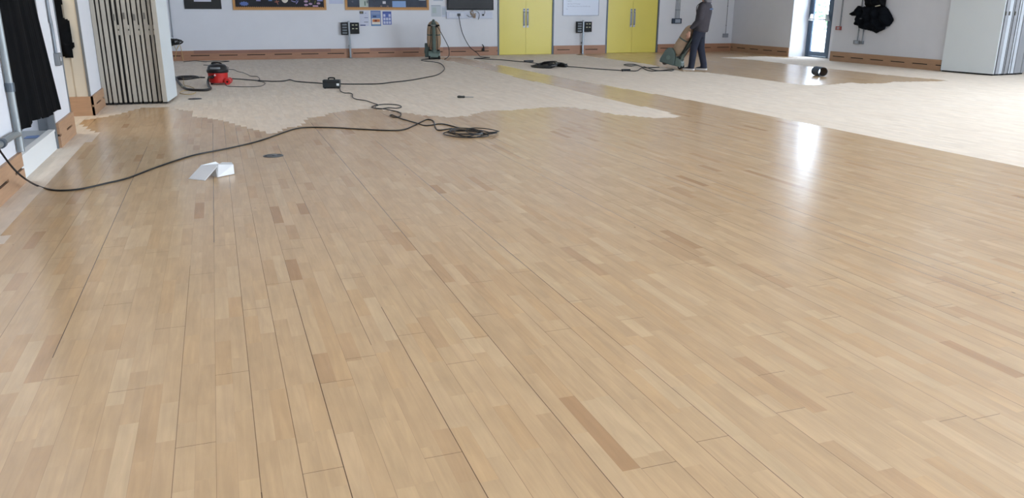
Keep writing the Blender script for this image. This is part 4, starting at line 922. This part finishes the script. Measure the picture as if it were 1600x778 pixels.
# ------------------------------------------------------------------ drum sanders
SG = mat('sander_green', (104, 120, 114), .45, .2, noise=.08, nscale=10)
SGD = mat('sander_dark_green', (84, 99, 95), .45, .3)
BAG = mat('dust_bag_tan', (170, 146, 122), .85, noise=.06, nscale=12, bump=.4, bscale=14)
def make_sander():
    r = empty('drum_sander', (0, 0, 0))
    m = MB(); m.prism([(.30, .045), (.315, .10), (.27, .17), (.18, .215), (.02, .24), (-.10, .22), (-.17, .15), (-.18, .045)], -.16, .16, 'x'); m.build('housing', SG, r, local=True, bevel=.02)
    m = MB(); m.prism([(.33, .05), (.335, .13), (.27, .34), (.22, .41), (.12, .42), (.04, .35), (-.01, .2), (-.03, .05)], -.255, -.115, 'x'); mo = m.build('motor_guard', SGD, r, local=True, bevel=.02)
    m = MB(); m.cyl((-.2555, .15, .2), (-.268, .15, .2), .05, 20); m.build('guard_cap', SG, mo, local=True)
    m = MB(); m.cyl((-.15, .22, .07), (.15, .22, .07), .068, 28); m.build('sanding_drum', mat('drum_grit', (70, 60, 54), .9), r, local=True)
    for sx_ in (-.13, .13):
        m = MB(); m.cyl((sx_-.022, -.15, .05), (sx_+.022, -.15, .05), .05, 24); wh = m.build('wheel', BLACK, r, local=True, bevel=.006)
        m = MB(); m.cyl((sx_-.026, -.15, .05), (sx_+.026, -.15, .05), .018, 12); m.build('wheel_hub', GREYMET, wh, local=True)
    a = Vector((0, -.08, .19)); b = Vector((0, -.27, .95)); d = (b-a).normalized()
    m = MB(); m.tube([a, b], [.052, .045], 16); m.tube([a-d*.02, a+d*.07], .075, 16); m.build('dust_column', SG, r, local=True, smooth=True)
    m = MB(); m.tube([b-d*.03, b+d*.03], .055, 16); m.tube(catmull([b, b+Vector((0, .05, .06)), b+Vector((0, .14, .03))], 5), .04, 12); m.box((-.075, -.035, -.02), (.075, .035, .02), 0, Matrix.Translation(b-d*.04)); m.build('column_cap', SGD, r, local=True, smooth=True)
    m = MB(); hb = b-d*.06+Vector((0, -.05, 0)); m.tube([hb+Vector((-.15, 0, 0)), hb+Vector((.15, 0, 0))], .014, 10)
    m.tube([hb+Vector((0, .06, 0)), hb], .016, 8); hd = m.build('handlebar', STEEL, r, local=True, smooth=True)
    for s in (-1, 1): m = MB(); m.tube([hb+Vector((s*.075, 0, 0)), hb+Vector((s*.155, 0, 0))], .021, 12); m.build('grip', BLACK, hd, local=True, smooth=True)
    m = MB(); m.box((.05, -.02, -.03), (.11, .03, .03), 0, Matrix.Translation(hb-d*.02)); m.build('switch_box', BLACK, r, local=True, bevel=.006)
    # dust bag: two lobes pinched by the column, closed below by a clamp
    nrm = Vector((0, d.z, -d.y)); c0 = a+d*.05+nrm*.115
    def ring(t, rx, ry, seg=28):
        c = c0+d*t; out = []
        for k in range(seg):
            an = 2*PI*k/seg; u_r, v_r = rx*math.cos(an), ry*math.sin(an)
            if v_r < 0: v_r *= (.42+.58*min(1, abs(u_r)/rx))
            out.append(c+Vector((1, 0, 0))*u_r+nrm*(v_r+.02))
        return out
    prof = [(.0, .05, .05), (.02, .12, .10), (.06, .165, .135), (.14, .185, .155), (.26, .19, .16), (.36, .184, .152), (.40, .178, .148), (.44, .184, .152), (.54, .178, .148), (.64, .16, .135), (.70, .13, .11), (.735, .085, .075), (.75, .03, .03)]
    m = MB(); m.rings([ring(*q) for q in prof]); bg = m.build('dust_bag', BAG, r, local=True, smooth=True)
    m = MB(); R_ = [ring(.385, .186, .155), ring(.415, .186, .155)]; m.rings(R_, caps=True); m.build('bag_strap', SGD, bg, local=True)
    m = MB(); m.tube([a+d*.05+Vector((-.15, .0, .0)), a+d*.05+Vector((.15, .0, 0))], .016, 8); m.build('bag_clamp', BLACK, r, local=True, smooth=True)
    m = MB(); m.tube(catmull([hb+Vector((-.06, 0, -.01)), hb+Vector((-.09, -.015, -.16)), a+d*.35+Vector((-.09, -.05, 0)), a+d*.12+Vector((-.13, .02, 0)), Vector((-.12, -.02, .25))], 7), .008, 7)
    m.tube(catmull([hb+Vector((.06, 0, -.01)), hb+Vector((.075, -.03, -.15)), a+d*.3+Vector((.09, -.06, 0)), Vector((.09, -.12, .22))], 7), .008, 7); m.build('lead', BLACKC, r, local=True, smooth=True)
    return r
sd = make_sander()
p = fl(678, 92.0); sd.location = (p.x, p.y-.05, 0); sd.rotation_euler = (0, 0, math.radians(-14))
tagk(sd, 'green drum sander with tan dust bag parked upright against the back wall', 'floor sander', 'drum sanders in the hall')
sd2 = copy_tree(sd)
p = fl(1053.5, 107.2)
FD = (-r0*.93+Vector((math.sin(YAW), math.cos(YAW), 0))*.42).normalized()
rz2 = math.atan2(FD.y, FD.x)-PI/2
pt_ = math.radians(14); sd2.location = (p.x, p.y, .15*math.sin(pt_)+.05-.05*math.cos(pt_)); sd2.rotation_euler = (pt_, 0, rz2)
tagk(sd2, 'green drum sander with tan dust bag tilted back beside the man', 'floor sander', 'drum sanders in the hall')
# its hanging cord on the first sander
R = wmat(sd)
hb_ = R @ Vector((.1, -.32, .87))
P = [hb_, Vector((hb_.x+.12, hb_.y-.02, .65)), Vector((fl(697, 92).x-.05, hb_.y, .42)), Vector((fl(697, 92).x, hb_.y-.02, .28)), Vector((fl(696, 92).x, hb_.y-.05, .1)), Vector((fl(688, 92).x, hb_.y-.1, .012))]
m = MB(); m.tube(catmull(P, 7), .010, 7); tagk(m.build('hanging_cable', BLACKC, smooth=True), 'black cable hanging from the handle of the sander at the back wall', 'cable')

# ------------------------------------------------------------------ the man
fp_b = fl(1079, 109.3); fp_f = fl(1098, 109.5)
base = (fp_b+fp_f)/2
FW = (-r0*.86+Vector((math.sin(YAW), math.cos(YAW), 0))*.50).normalized()       # facing
rzp = math.atan2(FW.y, FW.x)-PI/2
man = empty('person', (base.x, base.y, 0), rz=rzp)
tagk(man, 'person in dark grey hooded top and navy trousers, standing behind the tilted sander', 'person')
# local: +y forward, +x = right hand side, -x = left (nearer the camera)
def loft(m, P, seg=14):
    # P: (x, y, z, rx, ry)
    pts = [Vector(q[:3]) for q in P]; R = []
    for i, q in enumerate(P):
        t = (pts[min(i+1, len(P)-1)]-pts[max(i-1, 0)]).normalized()
        ux = Vector((1, 0, 0)); ux = (ux-t*ux.dot(t)); ux = ux.normalized() if ux.length > .2 else Vector((0, 1, 0)).cross(t).normalized()
        vy = t.cross(ux).normalized()
        R.append([pts[i]+ux*q[3]*math.cos(2*PI*k/seg)+vy*q[4]*math.sin(2*PI*k/seg) for k in range(seg)])
    m.rings(R)
hL = Vector((-.20, .17, .84)); hR_ = wmat(man).inverted() @ (wmat(sd2) @ Vector((.10, -.345, .93)))
SK = mat('skin', (196, 150, 128), .5)
b = MB()
loft(b, [(0, -.02, .86, .15, .11), (0, -.04, .95, .165, .115), (0, -.06, 1.08, .145, .105), (0, -.08, 1.25, .17, .115), (0, -.09, 1.40, .185, .11), (0, -.09, 1.48, .13, .085), (0, -.08, 1.53, .062, .06), (0, -.06, 1.60, .056, .06)])
b.ell((0, -.03, 1.70), (.078, .098, .115)); b.ell((0, .0, 1.64), (.055, .07, .05)); b.ell((0, .073, 1.685), (.014, .018, .026)); b.ell((-.08, -.04, 1.69), (.01, .02, .032)); b.ell((.08, -.04, 1.69), (.01, .02, .032))
for s in (-1, 1): b.ell((s*.032, .057, 1.712), (.013, .009, .009))
b.ell((0, .061, 1.645), (.026, .01, .008))
lk = {-1: [(-.19, -.09, 1.42), (-.245, -.075, 1.14), hL+Vector((0, -.02, .07)), hL], 1: [(.19, -.07, 1.42), (.245, .08, 1.16), hR_+Vector((0, -.05, .03)), hR_]}
for s in (-1, 1):
    q = lk[s]; b.tube([q[0], (Vector(q[0])+Vector(q[1]))/2, q[1], (Vector(q[1])+Vector(q[2]))/2, q[2]], [.055, .048, .042, .038, .028], 12)
leg = {-1: [(-.09, .02, .88), (-.095, .10, .48), (-.09, .10, .09)], 1: [(.09, 0, .88), (.10, -.06, .48), (.10, -.17, .09)]}
leg[-1] = [(-.09, .0, .88), (-.10, .07, .48), (-.10, .10, .09)]
leg[1] = [(.09, 0, .88), (.11, -.03, .48), (.12, -.13, .09)]
for s in (-1, 1):
    q = [Vector(v) for v in leg[s]]; b.tube([q[0], (q[0]+q[1])/2, q[1], q[1]*.6+q[2]*.4, q[2]], [.09, .075, .055, .056, .038], 12); b.ell((q[2].x, q[2].y+.07, .045), (.035, .11, .025))
def hand(m, w, d_f, n_p, side, curl):
    # w wrist, d_f finger direction, n_p palm normal, side: direction of the thumb
    d_f, n_p, side = Vector(d_f).normalized(), Vector(n_p).normalized(), Vector(side).normalized()
    P0, P1_ = w, w+d_f*.095
    R = []
    for t, wd, th in ((-.02, .026, .02), (.02, .034, .017), (.06, .042, .016), (.095, .041, .013)):
        c = w+d_f*t; R.append([c+side*wd*math.cos(2*PI*k/12)+n_p*th*math.sin(2*PI*k/12) for k in range(12)])
    m.rings(R)
    for k, ln in enumerate((.070, .078, .072, .057)):
        st = w+d_f*.088+side*(.031-.021*k); a = curl; pts = [st]; dd = d_f.copy(); p = st
        for j in range(3):
            dd = (dd*math.cos(a)+n_p*math.sin(a)).normalized(); n_pn = (n_p*math.cos(a)-d_f*math.sin(a)); p = p+dd*ln*(.42, .33, .25)[j]; pts.append(p)
        m.tube(pts, [.010, .0095, .0088, .0068], 8)
    st = w+d_f*.025+side*.030; m.tube([st, st+side*.022+d_f*.028+n_p*.01, st+side*.020+d_f*.058+n_p*.026], [.013, .011, .008], 8)
hand(b, hL, (0.1, .25, -1), (.9, .3, .1), (0, 1, .2), .35)
hand(b, hR_, (-.25, .95, -.25), (-.1, -.2, -1), (-1, -.2, 0), .55)
body = b.build('body', SK, man, local=True, voxel=.0065, smoothit=2)
body.name = 'body'
HOOD = mat('hoodie_grey', (60, 56, 62), .9, noise=.08, nscale=14, bump=.25, bscale=22)
h = MB()
loft(h, [(0, -.03, .86, .195, .15), (0, -.035, .90, .205, .165), (0, -.045, 1.0, .20, .165), (0, -.065, 1.15, .205, .165), (0, -.085, 1.30, .22, .168), (0, -.095, 1.41, .215, .15), (0, -.09, 1.47, .16, .12), (0, -.085, 1.50, .11, .10)], 20)
for s in (-1, 1):
    q = [Vector(v) for v in lk[s]]; h.tube([q[0]+Vector((-s*.03, 0, .0)), q[0]+Vector((0, 0, -.03)), (q[0]+q[1])/2, q[1], (q[1]+q[2])/2, q[2]+(q[1]-q[2]).normalized()*.02], [.075, .082, .073, .066, .058, .044], 14)
hd_ = h.build('hooded_top', HOOD, man, local=True, voxel=.012, smoothit=3)
m = MB(); m.rings([[Vector((.105*math.cos(2*PI*k/20)*sc_, -.125+.085*math.sin(2*PI*k/20)*sc_+yo, zz+(.03 if math.sin(2*PI*k/20) > .3 else 0))) for k in range(20)] for sc_, zz, yo in ((.8, 1.46, 0), (1.12, 1.50, -.02), (1.15, 1.545, -.02), (.92, 1.57, -.0), (.75, 1.54, .0))]); m.build('hood', mat('hood_light_grey', (104, 102, 108), .9), hd_, local=True, voxel=.01, smoothit=2)
# pale blue lettering across the shoulders (strokes too small to read in the photograph)
m = MB(); q = random.Random(4)
for k in range(9):
    x0 = -.11+k*.025; yb = -.255+.5*x0*x0*2
    m.box((x0, yb-.004, 1.335+q.uniform(0, .006)), (x0+.018, yb+.008, 1.36+q.uniform(0, .008)))
m.build('back_print', mat('print_blue', (104, 130, 168), .7), hd_, local=True)
tr = MB(); TRM = mat('trousers_navy', (30, 35, 50), .9, noise=.1, nscale=12, bump=.25, bscale=18)
loft(tr, [(0, 0, .74, .12, .11), (0, -.01, .82, .165, .13), (0, -.025, .90, .17, .128), (0, -.04, .97, .165, .12)], 18)
for s in (-1, 1):
    q = [Vector(v) for v in leg[s]]; tr.tube([q[0]+Vector((0, -.01, .0)), q[0]*.75+q[1]*.25, (q[0]+q[1])/2, q[1], q[1]*.5+q[2]*.5, q[2]*.9+q[1]*.1, q[2]+Vector((0, .01, -.045))], [.105, .105, .096, .084, .078, .074, .078], 16)
tr.build('trousers', TRM, man, local=True, voxel=.012, smoothit=3)
for s in (-1, 1):
    q = Vector(leg[s][2]); a_ = .0 if s < 0 else 0
    m = MB(); loft(m, [(q.x, q.y-.065, .05, .030, .03), (q.x, q.y-.05, .055, .04, .04), (q.x, q.y+.02, .058, .044, .042), (q.x, q.y+.09, .045, .047, .030), (q.x, q.y+.16, .038, .043, .022), (q.x, q.y+.2, .034, .02, .014)], 14); m.ell((q.x, q.y-.01, .085), (.046, .055, .035))
    sh_ = m.build('shoe', mat('shoe_black', (24, 25, 30), .5), man, local=True, voxel=.008, smoothit=1)
    m = MB(); out = [(q.x+ux, q.y+uy) for ux, uy in ((-.034, -.07), (-.044, -.02), (-.044, .04), (-.05, .11), (-.042, .17), (-.015, .205), (.015, .205), (.042, .17), (.05, .11), (.044, .04), (.044, -.02), (.034, -.07), (0, -.085))]
    m.prism(out, .0, .036, 'z'); m.build('sole', mat('sole_white', (206, 202, 200), .6), sh_, local=True, bevel=.004)
m = MB(); m.ell((0, -.06, 1.725), (.088, .104, .105)); m.ell((0, -.11, 1.67), (.075, .06, .075)); hr = m.build('hair', mat('hair_dark', (34, 27, 24), .8, noise=.2, nscale=30), man, local=True, voxel=.01, smoothit=1)
# the cord over the shoulder down to the sander handle
R = wmat(man); R2 = wmat(sd2)
P = [R @ Vector((-.08, -.13, 1.52)), R @ Vector((-.10, -.0, 1.47)), R @ Vector((-.10, .07, 1.33)), R2 @ Vector((-.09, -.34, .93)), R2 @ Vector((-.10, -.28, .85)), R2 @ Vector((-.12, -.22, .62)), R2 @ Vector((-.14, -.14, .36))]
m = MB(); m.tube(catmull(P, 8), .009, 7); tagk(m.build('sander_cable', BLACKC, smooth=True), 'black cable running from the man\'s shoulder down to the tilted sander', 'cable')

# ------------------------------------------------------------------ light
WS = 9.0
wd_ = bpy.data.worlds.new('World'); sc.world = wd_; wd_.use_nodes = True; bgn = wd_.node_tree.nodes['Background']
bgn.inputs[0].default_value = (.75, .86, 1.0, 1); bgn.inputs[1].default_value = WS
def portal(loc, rot, sx_, sy_):
    L = bpy.data.lights.new('window_portal', 'AREA'); L.shape = 'RECTANGLE'; L.size = sx_; L.size_y = sy_; L.cycles.is_portal = True
    o = bpy.data.objects.new('window_portal', L); COL.objects.link(o); o.location = loc; o.rotation_euler = rot
def daylight(loc, rot, sx_, sy_, rad):
    L = bpy.data.lights.new('window_daylight', 'AREA'); L.shape = 'RECTANGLE'; L.size = sx_; L.size_y = sy_; L.energy = rad*PI*sx_*sy_; L.color = (.74, .86, 1)
    o = bpy.data.objects.new('window_daylight', L); COL.objects.link(o); o.location = loc; o.rotation_euler = rot
for a, b in WY: daylight((XN+.055, (a+b)/2, (WZ0+WZ1)/2), (0, math.radians(90), 0), WZ1-WZ0-.14, b-a-.14, 20)
for a, b in WX: daylight(((a+b)/2, YF-.055, (WZ0+WZ1)/2), (math.radians(90), 0, 0), b-a-.14, WZ1-WZ0-.14, 8)  # added frontal light through the unseen front windows
pc_ = TR @ Vector(((g0+dl)/2, dpl+.05, GH/2)); portal(pc_, (0, math.radians(90), 0), GH, dl-g0)
L = bpy.data.lights.new('alcove_lamp', 'AREA'); L.size = .6; L.energy = 16; L.color = (.95, .97, 1)  # unseen fill light, added to brighten the alcove below the curtain
o = bpy.data.objects.new('alcove_lamp', L); COL.objects.link(o); o.location = (-2.6, 7.6, OH+.0)
# warm lamp in the recess
L = bpy.data.lights.new('recess_lamp', 'AREA'); L.size = .5; L.energy = 16; L.color = (1, .88, .72)
o = bpy.data.objects.new('recess_lamp', L); COL.objects.link(o); o.location = (-2.6, 11.1, OH-.02)

sc.view_settings.view_transform = 'Standard'; sc.view_settings.look = 'None'; sc.view_settings.gamma = 1; sc.view_settings.use_curve_mapping = False
sc.view_settings.exposure = 0.5
sc.cycles.use_denoising = True; sc.cycles.use_adaptive_sampling = False; sc.cycles.max_bounces = 8; sc.cycles.diffuse_bounces = 5; sc.cycles.sample_clamp_indirect = 4; sc.cycles.caustics_reflective = False; sc.cycles.caustics_refractive = False; sc.cycles.blur_glossy = .3
